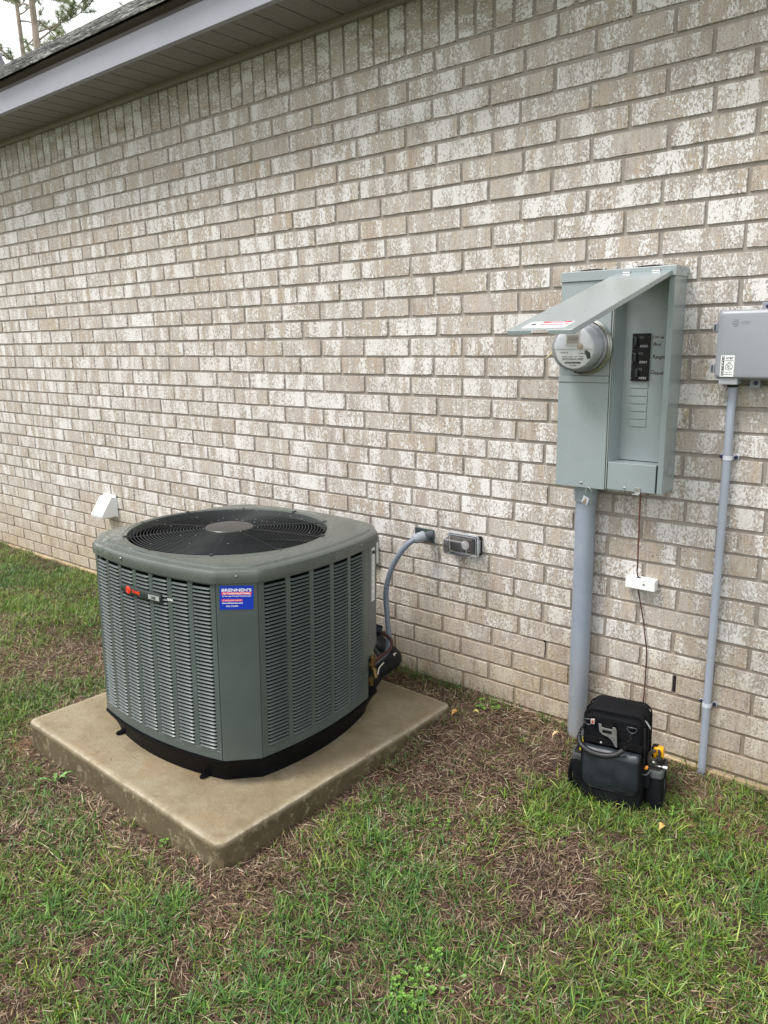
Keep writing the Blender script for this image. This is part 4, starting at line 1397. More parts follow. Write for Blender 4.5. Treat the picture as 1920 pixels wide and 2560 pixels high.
# open door
dl = Vector((0, -.845 + .128, 1.607 - 1.7745)); DLEN = dl.length; dn = dl.normalized()
DX = Vector((1, 0, 0)); dnz = DX.cross(dn) * -1
if dnz.z < 0: dnz = -dnz
DF = frame((2.3955, -.1285, 1.7745), DX, dn)     # x across, y outwards along the door, z = normal
if DF.col[2].z < 0:
    DF = Matrix(((1, 0, 0, 2.3955), (0, dn.y, dnz.y, -.1285), (0, dn.z, dnz.z, 1.7745), (0, 0, 0, 1)))
DW = .1815
d_ = MB()
hw = DW / 2
pol = [(0, 0), (DW, 0), (DW, DLEN), (DW * .62, DLEN), (DW * .60, DLEN - .006), (DW * .42, DLEN - .006), (DW * .40, DLEN), (0, DLEN)]
top_ = [DF @ Vector((p[0], p[1], 0)) for p in pol]; bot_ = [DF @ Vector((p[0], p[1], -.0016)) for p in pol]
d_.rings([bot_, top_])
d_.box(DW - .0016, DW, 0.002, DLEN, -.0145, -.0016, M=DF)
d_.box(0, .0016, 0.002, DLEN, -.0145, -.0016, M=DF)
d_.box(.0016, DW * .38, DLEN - .0016, DLEN, -.0120, -.0016, M=DF)
d_.box(DW * .64, DW - .0016, DLEN - .0016, DLEN, -.0120, -.0016, M=DF)
door = obj('cover_door', d_, M_box, mp_, bev=.0006, segs=1)
wlb = obj('warning_label', MB().box(.030, .150, DLEN - .085, DLEN - .022, 0, .0003, M=DF), M_wprint, door)
for (a, b, c, e) in ((.066, .146, DLEN - .083, DLEN - .069), (.066, .146, DLEN - .060, DLEN - .046)):
    obj('red_band', MB().box(a, b, c, e, .0003, .0006, M=DF), simple('warn_red', lin(196, 40, 66), .5), wlb)
LF = Matrix(((1, 0, 0, 0), (0, -1, 0, 0), (0, 0, -1, 0), (0, 0, 0, 1)))
def dtext(s_, sz, x, y, w, mat):
    M = frame(DF @ Vector((x, y, .0008)), DX, -dn)
    text(s_, sz, mat, wlb, M, width=w)
dtext('WARNING', .0095, .086, DLEN - .072, .040, M_wprint)
dtext('HAZARDOUS VOLTAGE', .0080, .072, DLEN - .049, .068, M_wprint)
obj('pictogram', MB().prism([(0, 0), (.022, 0), (.011, .020)], DF @ Vector((.036, DLEN - .050, .0004)), DX, -dn, DF.col[2].xyz * .0003), M_kprint, wlb)
for x in (2.432, 2.528):
    hm = MB()
    hm.box(x - .013, x + .013, -.1310, -.1282, 1.7665, 1.7835)
    hm.tube([(x - .013, -.1315, 1.7750), (x + .013, -.1315, 1.7750)], .0028, 8)
    hm.box(x - .012, x - .004, -.1335, -.1300, 1.7640, 1.7690); hm.box(x + .003, x + .012, -.1335, -.1300, 1.7640, 1.7690)
    obj('hinge', hm, M_steel, mp_, bev=.0006, segs=1)

# ------------------------------------------------------------------ electric meter
em_ = empty('electric_meter', (2.302, -.12, 1.542), 'round glass electric meter with a digital display under the open cover door', 'electric meter')
MC = Vector((2.302, 0, 1.542))
def ml(prof, n=56, c0=True, c1=True): return MB().lathe((MC.x, -.1225, MC.z), (0, -1, 0), prof, n, c0, c1)
obj('mounting_ring', ml([(.0935, 0), (.0945, .006), (.0945, .012), (.0900, .014), (.0915, .020), (.0915, .026), (.0870, .029)], c1=False), simple('ring_steel', lin(170, 172, 168), .26, .8, var=.05), em_, smooth=30)
obj('sealing_band', ml([(.0885, .018), (.0905, .022), (.0885, .030)], c0=False, c1=False), simple('brass_band', lin(158, 138, 112), .35, .6), em_, smooth=30)
obj('base_disc', ml([(.086, .010), (.086, .024), (.078, .028)]), simple('meter_base_grey', lin(178, 180, 184), .5), em_, smooth=30)
obj('drum', ml([(.0705, .026), (.0705, .060), (.0690, .095), (.0680, .098)]), simple('pale_grey_drum', lin(216, 218, 224), .35), em_, smooth=30)
face = obj('face', ml([(.0685, .098), (.0680, .101), (.0660, .1015)]), simple('meter_face_white', lin(245, 246, 248), .4), em_, smooth=30)
yF = -.1225 - .1018
up_ = MB()
pol = []
R_o = .0675
for i in range(31):
    a = math.radians(-4 + 188 * i / 30); pol.append((MC.x + R_o * math.cos(a), MC.z + R_o * math.sin(a)))
up_.prism(pol, (0, yF, 0), (1, 0, 0), (0, 0, 1), (0, -.0065, 0))
uh = obj('face_cover', up_, simple('face_cover_grey', lin(232, 234, 238), .3), face, bev=.002, segs=3)
yU = yF - .0065
obj('display_window', MB().prism([(p[0], p[2]) for p in rr_(2.2755, 2.3265, 1.5445, 1.6000, .006, 0)], (0, yU, 0), (1, 0, 0), (0, 0, 1), (0, -.0006, 0)), simple('display_bezel', lin(190, 188, 184), .3), uh)
lcd = obj('display', MB().box(2.2800, 2.3205, yU - .0012, yU - .0006, 1.5560, 1.5830), simple('lcd_olive', lin(136, 130, 112), .25), uh)
text('08888', .0175, simple('lcd_digits', lin(84, 78, 66), .4), lcd, frame((2.286, yU - .0014, 1.5655), (1, 0, 0), (0, 0, 1)), width=.032)
obj('reset_button', MB().lathe((2.3265, yU, 1.5465), (0, -1, 0), [(.0105, 0), (.0105, .003), (.008, .0045)], 20), simple('beige_button', lin(186, 168, 148), .4), uh, smooth=40)
yT = yF - .0003
def mtext(s_, sz, x, z, w, mat=M_kprint): text(s_, sz, mat, face, frame((x, yT, z), (1, 0, 0), (0, 0, 1)), width=w)
mtext('SOCO Mtr# 6118389', .0090, 2.2620, 1.5020, .0740)
mtext('12 795 409', .0065, 2.3180, 1.5210, .0300); mtext('FOCUS', .0070, 2.2560, 1.5240, .0260)
mtext('CL200   240V   3W   FM2S', .0045, 2.2600, 1.5115, .0760)
bc = MB(); xx = 2.2720
while xx < 2.3270:
    wdt = random.choice((.0006, .0010, .0016)); bc.box(xx, xx + wdt, yT - .0002, yT, 1.4905, 1.4965); xx += wdt + random.choice((.0006, .0009))
obj('barcode', bc, M_kprint, face)
mtext('6118389', .0045, 2.2880, 1.4835, .0240)
obj('side_window', MB().prism([(0, 0), (.010, .004), (.008, .020), (-.006, .030), (-.012, .026)], (2.352, yT, 1.505), (1, 0, 0), (0, 0, 1), (0, -.002, 0)), simple('dark_window', lin(40, 50, 58), .2), face)
obj('glass_dome', ml([(.0860, .022), (.0850, .030), (.0800, .034), (.0790, .060), (.0765, .100), (.0735, .113), (.066, .1175), (.03, .1195)], c0=False), M_clear, em_, smooth=40)
sw = empty('seal_tag', (2.325, -.13, 1.03), 'small clear seal tag hanging on a wire below the meter enclosure cover', 'seal tag')
obj('wire', MB().tube([(2.322, -.126, 1.060), (2.332, -.136, 1.058), (2.345, -.140, 1.050), (2.349, -.139, 1.040)], .0011, 6, 4), M_steel, sw, smooth=True)
obj('hanger', MB().tube([(2.325, -.128, 1.060), (2.324, -.134, 1.040), (2.322, -.134, 1.024)], .0008, 6, 3), M_steel, sw)
TF = frame((2.310, -.134, 1.000), (1, 0, -.45), (.30, 0, 1))
obj('tag_body', MB().box(0, .024, 0, .026, 0, .003, M=TF), M_cedge, sw, bev=.0006)
obj('tag_core', MB().add([TF @ Vector(p) for p in ((.004, .002, .0034), (.019, .003, .0034), (.013, .022, .0034), (.004, .002, .0042), (.019, .003, .0042), (.013, .022, .0042))], [(0, 2, 1), (3, 4, 5), (0, 1, 4, 3), (1, 2, 5, 4), (2, 0, 3, 5)]), simple('brown_core', lin(128, 108, 80), .6), sw)
sl_ = empty('meter_seal', (2.205, -.15, 1.53), 'pale wire seal sticking out at the left edge of the electric meter', 'seal')
obj('wire', MB().tube([(2.217, -.150, 1.530), (2.200, -.156, 1.536), (2.182, -.160, 1.522), (2.196, -.156, 1.516), (2.215, -.150, 1.524)], .0013, 6, 4), simple('straw_wire', lin(200, 190, 160), .5), sl_, smooth=True)
obj('tail', MB().tube([(2.200, -.154, 1.531), (2.188, -.158, 1.520), (2.172, -.162, 1.505)], .0028, 6, 3), simple('straw_wire_b', lin(196, 184, 150), .5), sl_, smooth=True)
obj('seal_block', MB().box(2.204, 2.214, -.158, -.140, 1.500, 1.522), simple('seal_grey', lin(90, 92, 92), .4), sl_, bev=.001)

# ------------------------------------------------------------------ conduits, wires, boxes at the right
def pvc():
    t = NT('grey_pvc_conduit')
    v = t.pos()
    n = t.noise(v, 8, 5, .65); n2 = t.noise(v, 60, 5, .7)
    c = t.ramp(n, [(.3, lin(128, 138, 152)), (.7, lin(142, 151, 163))])
    sep = t.n.new('ShaderNodeSeparateXYZ'); t.link(v, sep.inputs[0])
    low = t.rng(sep.outputs['Z'], 0.0, 0.45, 1, 0)
    c = t.mix(t.math('MULTIPLY', low, t.rng(n2, .40, .60, .15, .8)), c, lin(142, 134, 120))
    c = t.mix(t.rng(n2, .62, .70, 0, .3), c, lin(104, 112, 126))
    t.set(Base_Color=c, Roughness=.45)
    return t.m
M_pvc = pvc()
sc_ = empty('service_conduit', (2.292, -.048, 0), 'thick grey vertical conduit rising from the ground into the meter enclosure', 'conduit')
obj('pipe', MB().lathe((2.290, -.048, -.05), (0, 0, 1), [(.0365, 0), (.0365, 1.04)], 36), M_pvc, sc_, smooth=30)
obj('coupling', MB().lathe((2.290, -.048, .985), (0, 0, 1), [(.0395, 0), (.0415, .001), (.0415, .068)], 36), simple('grey_coupling', lin(138, 150, 156), .42), sc_, smooth=30)
tcnd = empty('data_conduit', (2.760, -.026, 0), 'thin light grey conduit running down the wall from the telecom box', 'conduit')
M_tc = simple('light_grey_pvc', lin(158, 166, 180), .42, var=.03, vscale=6)
obj('pipe', MB().lathe((2.761, -.0235, -.05), (-.0025, 0, 1), [(.0132, 0), (.0132, 1.49)], 24), M_tc, tcnd, smooth=30)
M_navy = simple('blue_black_screw', lin(26, 30, 66), .35)
for z in (1.181, .292):
    s1 = MB(); pts = []
    s1.box(2.731, 2.746, -.004, -.001, z - .007, z + .007); s1.box(2.772, 2.789, -.004, -.001, z - .007, z + .007)
    rs = []
    for i in range(13):
        a = math.radians(180 * i / 12); rs.append([(2.7595 + .0150 * math.cos(a) , -.0235 - .0150 * math.sin(a), z + dz) for dz in (-.007, .007)] + [(2.7595 + .0135 * math.cos(a), -.0235 - .0135 * math.sin(a), z + dz) for dz in (.007, -.007)])
    s1.rings(rs)
    s1.box(2.7445, 2.746, -.0235, -.004, z - .007, z + .007); s1.box(2.773, 2.7745, -.0235, -.004, z - .007, z + .007)
    so = obj('strap', s1, simple('white_strap', lin(206, 212, 222), .4), tcnd, smooth=30)
    for x in (2.7365, 2.7815):
        obj('screw', MB().lathe((x, -.004, z), (0, -1, 0), [(.0068, 0), (.0062, .005), (.003, .0075)], 8), M_navy, so)

tb = empty('telecom_box', (2.71, 0, 1.437), 'grey plastic telephone company box at the right edge of the wall', 'telecom box')
M_tel = simple('grey_telecom_plastic', lin(142, 145, 152), .42, var=.02, vscale=5, bump=.15, bscale=200, bdist=.0003)
obj('back_shell', MB().box(2.7075, 3.060, -.055, -.008, 1.4405, 1.6440), M_tel, tb, bev=.010, segs=3)
lid = MB()
lid.rings([rr_(2.7080, 3.058, 1.4370, 1.6480, .012, -.052), rr_(2.7080, 3.058, 1.4370, 1.6480, .012, -.060), rr_(2.7120, 3.054, 1.4400, 1.6450, .012, -.074), rr_(2.7190, 3.047, 1.4450, 1.6390, .012, -.080), rr_(2.7240, 3.042, 1.4490, 1.6350, .012, -.081)])
lido = obj('lid', lid, M_tel, tb, smooth=30)
for z in (1.595, 1.4700):
    lt = MB(); lt.box(2.6950, 2.7090, -.066, -.046, z - .013, z + .015)
    lo = obj('latch', lt, M_tel, tb, bev=.002)
    obj('slot', MB().box(2.6985, 2.7035, -.0672, -.0650, z - .009, z + .010), simple('slot_dark', lin(60, 68, 74), .5), lo)
for (x, z0, z1) in ((2.838, 1.6440, 1.6690), (2.823, 1.4080, 1.4400)):
    ea = obj('mounting_ear', MB().box(x - .015, x + .015, -.030, -.006, z0, z1), M_tel, tb, bev=.001)
    obj('screw', MB().lathe((x + .002, -.030, (z0 + z1) / 2), (0, -1, 0), [(.0068, 0), (.006, .004), (.003, .0055)], 8), M_navy, ea)
for (x0, x1) in ((2.7250, 2.7810), (2.8700, 2.9300)):
    obj('cable_boss', MB().box(x0, x1, -.074, -.012, 1.4200, 1.4420), simple('lighter_grey', lin(160, 162, 168), .45), tb, bev=.003)
obj('grommet', MB().lathe((2.7560, -.026, 1.4100), (0, 0, 1), [(.016, 0), (.016, .010)], 20), M_blk, tb)
YL = -.0812
lg = MB()
for i, (w, zz) in enumerate(((.012, 1.6195), (.018, 1.6150), (.021, 1.6100), (.019, 1.6050), (.012, 1.6005))):
    lg.tube([(2.7640 - w / 2, YL, zz + .0008), (2.7640, YL - .0002, zz - .0008), (2.7640 + w / 2, YL, zz + .0008)], .0009, 6, 3)
obj('globe_emblem', lg, M_tel, lido, smooth=True)
text('AT&T', .013, M_tel, lido, frame((2.780, YL, 1.6055), (1, 0, 0), (0, 0, 1)), width=.026, depth=.0005)
wl2 = obj('warning_label', MB().box(2.7295, 2.7690, YL - .0003, YL + .0004, 1.4460, 1.5110), M_wprint, lido)
obj('black_column', MB().box(2.7325, 2.7400, YL - .0006, YL - .0003, 1.4490, 1.5085), M_kprint, wl2)
for i, ch in enumerate('WARNING'):
    text(ch, .0088, M_wprint, wl2, frame((2.7340, YL - .0008, 1.5018 - i * .0083), (1, 0, 0), (0, 0, 1)), bold=.0001, width=(.0045 if ch != 'I' else .0014))
text('AT&T', .0098, M_kprint, wl2, frame((2.7435, YL - .0005, 1.4995), (1, 0, 0), (0, 0, 1)), bold=.0002, width=.0230)
obj('rule', MB().box(2.7425, 2.7675, YL - .0006, YL - .0003, 1.4945, 1.4960), M_kprint, wl2)
text('CABLE', .0038, M_kprint, wl2, frame((2.7490, YL - .0005, 1.4895), (1, 0, 0), (0, 0, 1)), width=.0110)
ps = MB(); pc = (2.7545, YL - .0005, 1.4765)
ps.torus(pc, (0, 1, 0), .0102, .0008, 30, 4); ps.tube([(pc[0] - .0072, pc[1], pc[2] + .0072), (pc[0] + .0072, pc[1], pc[2] - .0072)], .0008, 4)
ps.tube([(pc[0] - .006, pc[1], pc[2] - .004), (pc[0] - .001, pc[1], pc[2] + .003), (pc[0] + .004, pc[1], pc[2] + .006)], .0009, 4)
ps.lathe((pc[0] + .000, pc[1], pc[2] - .0055), (0, -1, 0), [(.0018, 0), (.0018, .0005)], 8)
obj('no_digging_sign', ps, M_kprint, wl2)
text('CALL 811', .0060, M_kprint, wl2, frame((2.7430, YL - .0005, 1.4575), (1, 0, 0), (0, 0, 1)), width=.0210)
text('BEFORE YOU DIG', .0032, M_kprint, wl2, frame((2.7420, YL - .0005, 1.4515), (1, 0, 0), (0, 0, 1)), width=.0240, bold=.0001)

bb = empty('bonding_block', (2.505, 0, .70), 'small white plastic block on the brick with the brown wire passing behind it', 'bonding block')
obj('block', MB().box(2.4485, 2.5560, -.037, -.001, .6765, .7170), M_white, bb, bev=.0025, segs=3)
obj('ear', MB().box(2.5180, 2.5300, -.030, -.010, .7172, .7215), M_white, bb, bev=.001)
obj('notch', MB().box(2.4850, 2.4990, -.0330, -.012, .7168, .7176), simple('notch_grey', lin(110, 112, 112), .5), bb)
obj('screw', MB().lathe((2.5165, -.037, .6985), (0, -1, 0), [(.0042, 0), (.0042, .001), (.003, .0014)], 14), M_steel, bb, smooth=40)
gw = empty('ground_wire', (2.51, -.05, .6), 'thin brown ground wire hanging from the enclosure down behind the tool bag', 'wire')
obj('wire', MB().tube([(2.512, -.110, 1.055), (2.509, -.100, .95), (2.505, -.080, .80), (2.492, -.042, .742), (2.491, -.020, .715)], .0028, 8, 6), simple('brown_wire', lin(98, 58, 46), .45), gw, smooth=True)
obj('wire', MB().tube([(2.490, -.020, .680), (2.499, -.016, .63), (2.512, -.010, .56), (2.525, -.009, .48), (2.532, -.008, .43), (2.533, -.007, .36), (2.533, -.007, .28), (2.530, -.009, .15), (2.528, -.02, .0)], .0026, 8, 6), simple('brown_wire_b', lin(82, 56, 50), .5), gw, smooth=True)

# ------------------------------------------------------------------ tool bag and tools
BM = Matrix.Translation((2.468, -.412, .012)) @ Matrix.Rotation(math.radians(8), 4, 'Z') @ Matrix.Rotation(math.radians(-2.0), 4, 'Y') @ Matrix.Rotation(math.radians(-3), 4, 'X')
def fabric(name, col, rough=.85, scale=500, b=.35, crease=.5):
    t = NT(name)
    v = t.co('Object')
    n = t.noise(v, 14, 4, .6, .5); w = t.noise(v, scale, 2, .5)
    c = t.ramp(n, [(.3, tuple(x * .7 for x in col[:3]) + (1,)), (.7, tuple(x * 1.35 for x in col[:3]) + (1,))])
    dust = t.rng(t.noise(v, 40, 5, .75), .60, .75, 0, .18)
    c = t.mix(t.math('MULTIPLY', dust, .35), c, lin(70, 68, 64))
    t.set(Base_Color=c, Roughness=t.rng(n, .3, .7, rough - .12, rough + .05))
    t.b.inputs['Specular IOR Level'].default_value = .18 if rough > .6 else .5
    t.bump(t.math('ADD', t.math('MULTIPLY', w, .3), t.math('MULTIPLY', n, crease * 3)), b, .003)
    return t.m
M_bag = fabric('black_canvas', (0.0045, 0.005, 0.0065, 1), .85)
M_flap = fabric('worn_black_vinyl', (0.017, 0.022, 0.029, 1), .42, 300, .3)
M_bind = fabric('black_binding', (0.004, 0.004, 0.005, 1), .75)
M_band = fabric('grey_webbing', (0.060, 0.066, 0.066, 1), .8)
M_grip = fabric('black_grip', (0.004, 0.0045, 0.006, 1), .6, 200, .4)
bag = empty('tool_bag', (0, 0, 0), 'black canvas tool bag standing upright on the grass beside the thick grey conduit', 'tool bag', M=BM)
def taper(x):
    k = 1 - .10 * max(0, x.z / .17) ** 2
    return Vector((x.x * (1 - .02 * max(0, x.z / .17)), x.y * k, x.z))
body = obj('body', MB().soft((.102, .088, .166), (.102, .066, .170), 9, 12, wob=.004, seed=3, fn=taper), M_bag, bag, smooth=True)
obj('front_pocket', MB().soft((.102, .022, .086), (.100, .034, .096), 6, 12, wob=.005, seed=8), M_bag, bag, smooth=True)
obj('upper_panel', MB().soft((.100, .024, .262), (.090, .008, .052), 7, 8, wob=.002, seed=5), M_bag, bag, smooth=True)
bd = MB()
def rrect3(x0, x1, z0, z1, rad, y, n=6):
    return rr_(x0, x1, z0, z1, rad, y, n)
for (y, ins) in ((.026, .002), (.062, -.001), (.110, -.001), (.148, .004)):
    L_1 = rrect3(.000 + ins, .204 - ins, .01, .333 - ins, .032, y)
    bd.tube(L_1 + L_1[:1], .0028, 6)
obj('binding', bd, M_bind, bag, smooth=True)
# flap
fl = MB(); nx, nz = 14, 16
x0, x1, z0, z1 = .006, .196, .062, .212
g = []
for j in range(nz + 1):
    tz = j / nz
    row_ = []
    for i in range(nx + 1):
        tx = i / nx
        x = x0 + (x1 - x0) * tx; z = z1 + (z0 - z1) * tz
        # rounded bottom corners
        R = .034
        dx = max(0, abs(x - (x0 + x1) / 2) - ((x1 - x0) / 2 - R)); dz = max(0, (z0 + R) - z)
        if dx > 0 and dz > 0:
            l = max(dx, dz); q = math.hypot(dx, dz)
            s = l / q
            x = math.copysign((x1 - x0) / 2 - R + dx * s, x - (x0 + x1) / 2) + (x0 + x1) / 2
            z = z0 + R - dz * s
        y = -.0165 - .008 * math.sin(math.pi * min(1, tz * 1.1)) * (1 - (2 * tx - 1) ** 4) + (.006 if tz > .8 else 0) * (tz - .8) * 5 + .0025 * mnoise.noise(Vector((x * 30, z * 30, 2)))
        if tz < .12: y += .016 * (1 - tz / .12)
        row_.append((x, y, z))
    g.append(row_)
fl.rings(g, False, False, closed=False)
fo = obj('flap', fl, M_flap, bag, smooth=True, solid=.004)
edge_ = [g[j][0] for j in range(nz + 1)] + g[nz][1:-1] + [g[j][nx] for j in range(nz, -1, -1)]
obj('flap_binding', MB().tube(edge_, .0040, 8), M_bind, fo, smooth=True)
inn = [(p[0] * .93 + .007, p[1] - .0022, p[2] * .95 + .006) for p in edge_]
obj('stitching', MB().tube(inn, .0007, 4), simple('grey_thread', lin(62, 64, 68), .7), fo)
# handle
hd_ = MB().tube([(-.008, -.004, .235), (.004, -.026, .218), (.040, -.040, .205), (.085, -.043, .203), (.122, -.038, .212), (.146, -.026, .229)], [.0085, .0100, .0105, .0105, .0100, .0085], 14, 5)
hnd = obj('handle', hd_, M_grip, bag, smooth=True)
def chain(pts, name):
    m = MB()
    P = [Vector(p) for p in pts]
    for i in range(len(P) - 1):
        c = (P[i] + P[i + 1]) / 2; d = (P[i + 1] - P[i])
        ax = d.orthogonal().normalized() if i % 2 else d.cross(d.orthogonal()).normalized()
        u = d.normalized(); w = ax.cross(u)
        loop = [c + u * math.cos(a) * d.length * .68 + w * math.sin(a) * .0042 for a in [2 * math.pi * k / 12 for k in range(13)]]
        m.tube(loop, .0016, 6)
    obj(name, m, M_blk, bag, smooth=True)
chain([(.146, -.026, .229), (.155, -.022, .240), (.160, -.020, .250), (.162, -.018, .260), (.164, -.014, .270), (.165, -.010, .280)], 'strap_chain')
chain([(-.008, -.004, .235), (-.006, -.004, .248), (-.002, -.004, .260), (.004, -.003, .270), (.010, -.002, .282)], 'strap_chain')
for (x, z) in ((.022, .298), (.166, .298)):
    m = MB(); arc = [(x + .0155 * math.cos(a), -.002 + .006 * math.sin(a) * 0, z + .0155 * math.sin(a)) for a in [math.radians(180 + 180 * k / 12) for k in range(13)]]
    m.tube(arc + [(x + .0155, -.002, z + .004), (x - .0155, -.002, z + .004), arc[0]], .0018, 6)
    obj('d_ring', m, simple('dark_metal', lin(84, 86, 90), .3, .7), bag, smooth=True)
    obj('ring_loop', MB().box(x - .013, x + .013, .002, .008, z, z + .018), M_bind, bag, bev=.002)
obj('hanging_strap', MB().box(.070, .103, .0015, .0045, .272, .316), M_bind, bag, bev=.001)
hk = MB()
pts = [(632, 378), (668, 378), (680, 420), (808, 424), (812, 388), (845, 390), (862, 420), (868, 520), (876, 655), (848, 650), (815, 585), (760, 538), (680, 515), (645, 480)]
hk.prism([((p[0] - 745) * .000262, -(p[1] - 400) * .000262) for p in pts], (.086, -.0010, .288), (1, 0, 0), (0, 0, 1), (0, -.0030, 0))
hook = obj('metal_hook', hk, simple('brushed_aluminium', lin(150, 152, 150), .38, .7, var=.1, vscale=40), bag, bev=.0007)
obj('hook_slot', MB().box(.0700, .1015, -.0046, -.0040, .2650, .2755), M_bind, hook)
obj('hook_emblem', MB().torus((.1060, -.0042, .2495), (0, 1, 0), .0062, .0009, 20, 5), simple('dull_metal', lin(92, 94, 92), .5, .5), hook)
obj('brand_tag', MB().box(.030, .0425, -.0035, .006, .2875, .3040), simple('pale_tag', lin(176, 160, 156), .6), bag, bev=.0008)
obj('tag_mark', MB().box(.0335, .0400, -.0042, -.0034, .2905, .3005), simple('red_tag_mark', lin(150, 54, 50), .6), bag)
obj('rivet', MB().lathe((.068, -.010, .2300), (0, -1, 0), [(.0045, 0), (.004, .0015), (.001, .002)], 12), M_steel, bag, smooth=True)
obj('upper_webbing', MB().box(.004, .198, .006, .012, .216, .238), M_bind, bag, bev=.001)
# side pockets
for (cx, sd_, gx) in ((.232, 1, .030), (-.020, 2, .022)):
    pk = obj('side_pocket', MB().soft((cx, .080, .074), (gx, .052, .078), 5, 10, wob=.006, seed=sd_), M_bag, bag, smooth=True)
    obj('pocket_band', MB().soft((cx, .080, .136), (gx + .0022, .054, .0165), 6, 8, wob=.002, seed=sd_ + 4), M_band, pk, smooth=True)
    obj('pocket_opening', MB().soft((cx, .080, .1515), (gx - .004, .046, .003), 5, 6), M_black, pk)
    obj('pocket_piping', MB().tube([(cx + gx * (1 if cx > 0 else -1) * .98, .080 - .004, z) for z in (.01, .05, .09, .13)], .0028, 6, 3), M_band, pk, smooth=True)
obj('small_pocket', MB().soft((.208, .034, .118), (.016, .020, .034), 5, 8, wob=.002, seed=12), M_bag, bag, smooth=True)
obj('small_pocket_rim', MB().tube([(.194, .014, .142), (.204, .012, .137), (.216, .014, .140), (.223, .024, .150)], .0035, 8, 4), M_band, bag, smooth=True)
obj('side_buckle', MB().box(.258, .270, .050, .066, .118, .142), M_blk, bag, bev=.003)
obj('side_strap', MB().tube([(-.040, .05, .12), (-.050, .045, .08), (-.052, .05, .04), (-.044, .06, .0)], .0075, 8, 4), M_bind, bag, smooth=True)
zp = MB()
lo_ = [(.178, .060, .327), (.184, .055, .325), (.198, .050, .310), (.214, .046, .290), (.216, .049, .286), (.211, .056, .290), (.198, .060, .308), (.182, .064, .326), (.178, .060, .327)]
zp.tube(lo_, .0017, 6, 4)
obj('zip_pull', zp, M_steel, bag, smooth=True)

def tool(name, label, cat, parts):
    t = empty(name, (0, 0, 0), label, cat, M=BM)
    for (pn, mb, mt, kw) in parts: obj(pn, mb, mt, t, **kw)
    return t
M_tool = simple('worn_tool_steel', lin(92, 88, 82), .4, .7, var=.2, vscale=60)
jp = [(1240, 830), (1262, 775), (1300, 748), (1340, 750), (1350, 772), (1312, 790), (1290, 812), (1286, 850), (1318, 876), (1352, 905), (1378, 945), (1392, 990), (1370, 1100), (1270, 1100), (1250, 985), (1236, 900)]
tool('adjustable_pliers', 'steel slip joint pliers sticking out of the right side pocket of the tool bag', 'pliers', [
    ('jaw', MB().prism([((p[0] - 1240) * .000256, -(p[1] - 985) * .000256) for p in jp], (.208, .050, .150), (1, .1, 0), (0, 0, 1), (0, .010, 0)), M_tool, dict(bev=.0015)),
    ('moving_jaw', MB().prism([(0, 0), (.014, .006), (.026, .024), (.028, .044), (.022, .056), (.016, .054), (.018, .040), (.012, .026), (0, .014)], (.222, .060, .156), (1, .1, 0), (0, 0, 1), (0, .006, 0)), M_tool, dict(bev=.0012)),
    ('pivot', MB().lathe((.2285, .050, .168), (0, -1, 0), [(.0062, 0), (.0055, .003), (.001, .0038)], 12), M_steel, dict(smooth=True)),
    ('rivet', MB().lathe((.2380, .050, .158), (0, -1, 0), [(.0035, 0), (.003, .002)], 10), M_blk, dict(smooth=True))])
M_yel = simple('yellow_plastic', lin(240, 172, 22), .4, var=.03)
tool('yellow_tape_measure', 'yellow and black tape measure in the right side pocket of the tool bag', 'tape measure', [
    ('case', MB().soft((.238, .085, .188), (.0165, .013, .0240), 6, 8), M_yel, dict(smooth=True)),
    ('black_side', MB().soft((.2265, .090, .186), (.0110, .014, .0270), 6, 8), M_blk, dict(smooth=True)),
    ('slot', MB().box(.2360, .2470, .0708, .0725, .1960, .1985), M_black, {})])
rs = MB()
hp0, hp1 = Vector((.244, .070, .183)), Vector((.240, .072, .150))
for i in range(1): rs.tube([hp0, hp0.lerp(hp1, .3), hp0.lerp(hp1, .5), hp0.lerp(hp1, .7), hp1], [.010, .0130, .0115, .0130, .009], 14, 4)
tool('screwdriver', 'black gripped screwdriver beside the yellow tape measure in the side pocket of the tool bag', 'screwdriver', [('grip', rs, M_grip, dict(smooth=True))])
tool('chrome_rod_tool', 'short bright metal rod pointing right out of the side pocket of the tool bag', 'rod', [
    ('shaft', MB().tube([(.234, .045, .160), (.262, .043, .1635)], .0032, 10), M_steel, dict(smooth=True)),
    ('tip', MB().tube([(.260, .043, .1633), (.274, .042, .1645)], .0044, 10), M_white, dict(smooth=True))])
tool('orange_handle_tool', 'small orange tool tip showing in the narrow right pocket of the tool bag', 'tool', [
    ('handle', MB().tube([(.203, .030, .130), (.207, .028, .148), (.213, .027, .162)], [.006, .007, .004], 10, 3), simple('orange_plastic', lin(232, 150, 50), .4), dict(smooth=True))])
ty = NT('yellow_translucent'); ty.set(Base_Color=lin(214, 196, 40), Roughness=.2); ty.b.inputs['Transmission Weight'].default_value = .3
tool('yellow_handle_tool', 'translucent yellow tool handle standing in the left side pocket of the tool bag', 'screwdriver', [
    ('handle', MB().tube([(-.014, .055, .140), (-.013, .055, .165), (-.012, .055, .185), (-.012, .055, .196)], [.008, .009, .009, .006], 12, 3), ty.m, dict(smooth=True)),
    ('cap', MB().tube([(-.012, .055, .194), (-.012, .055, .203)], .0055, 10), simple('olive_cap', lin(110, 112, 60), .4), dict(smooth=True))])

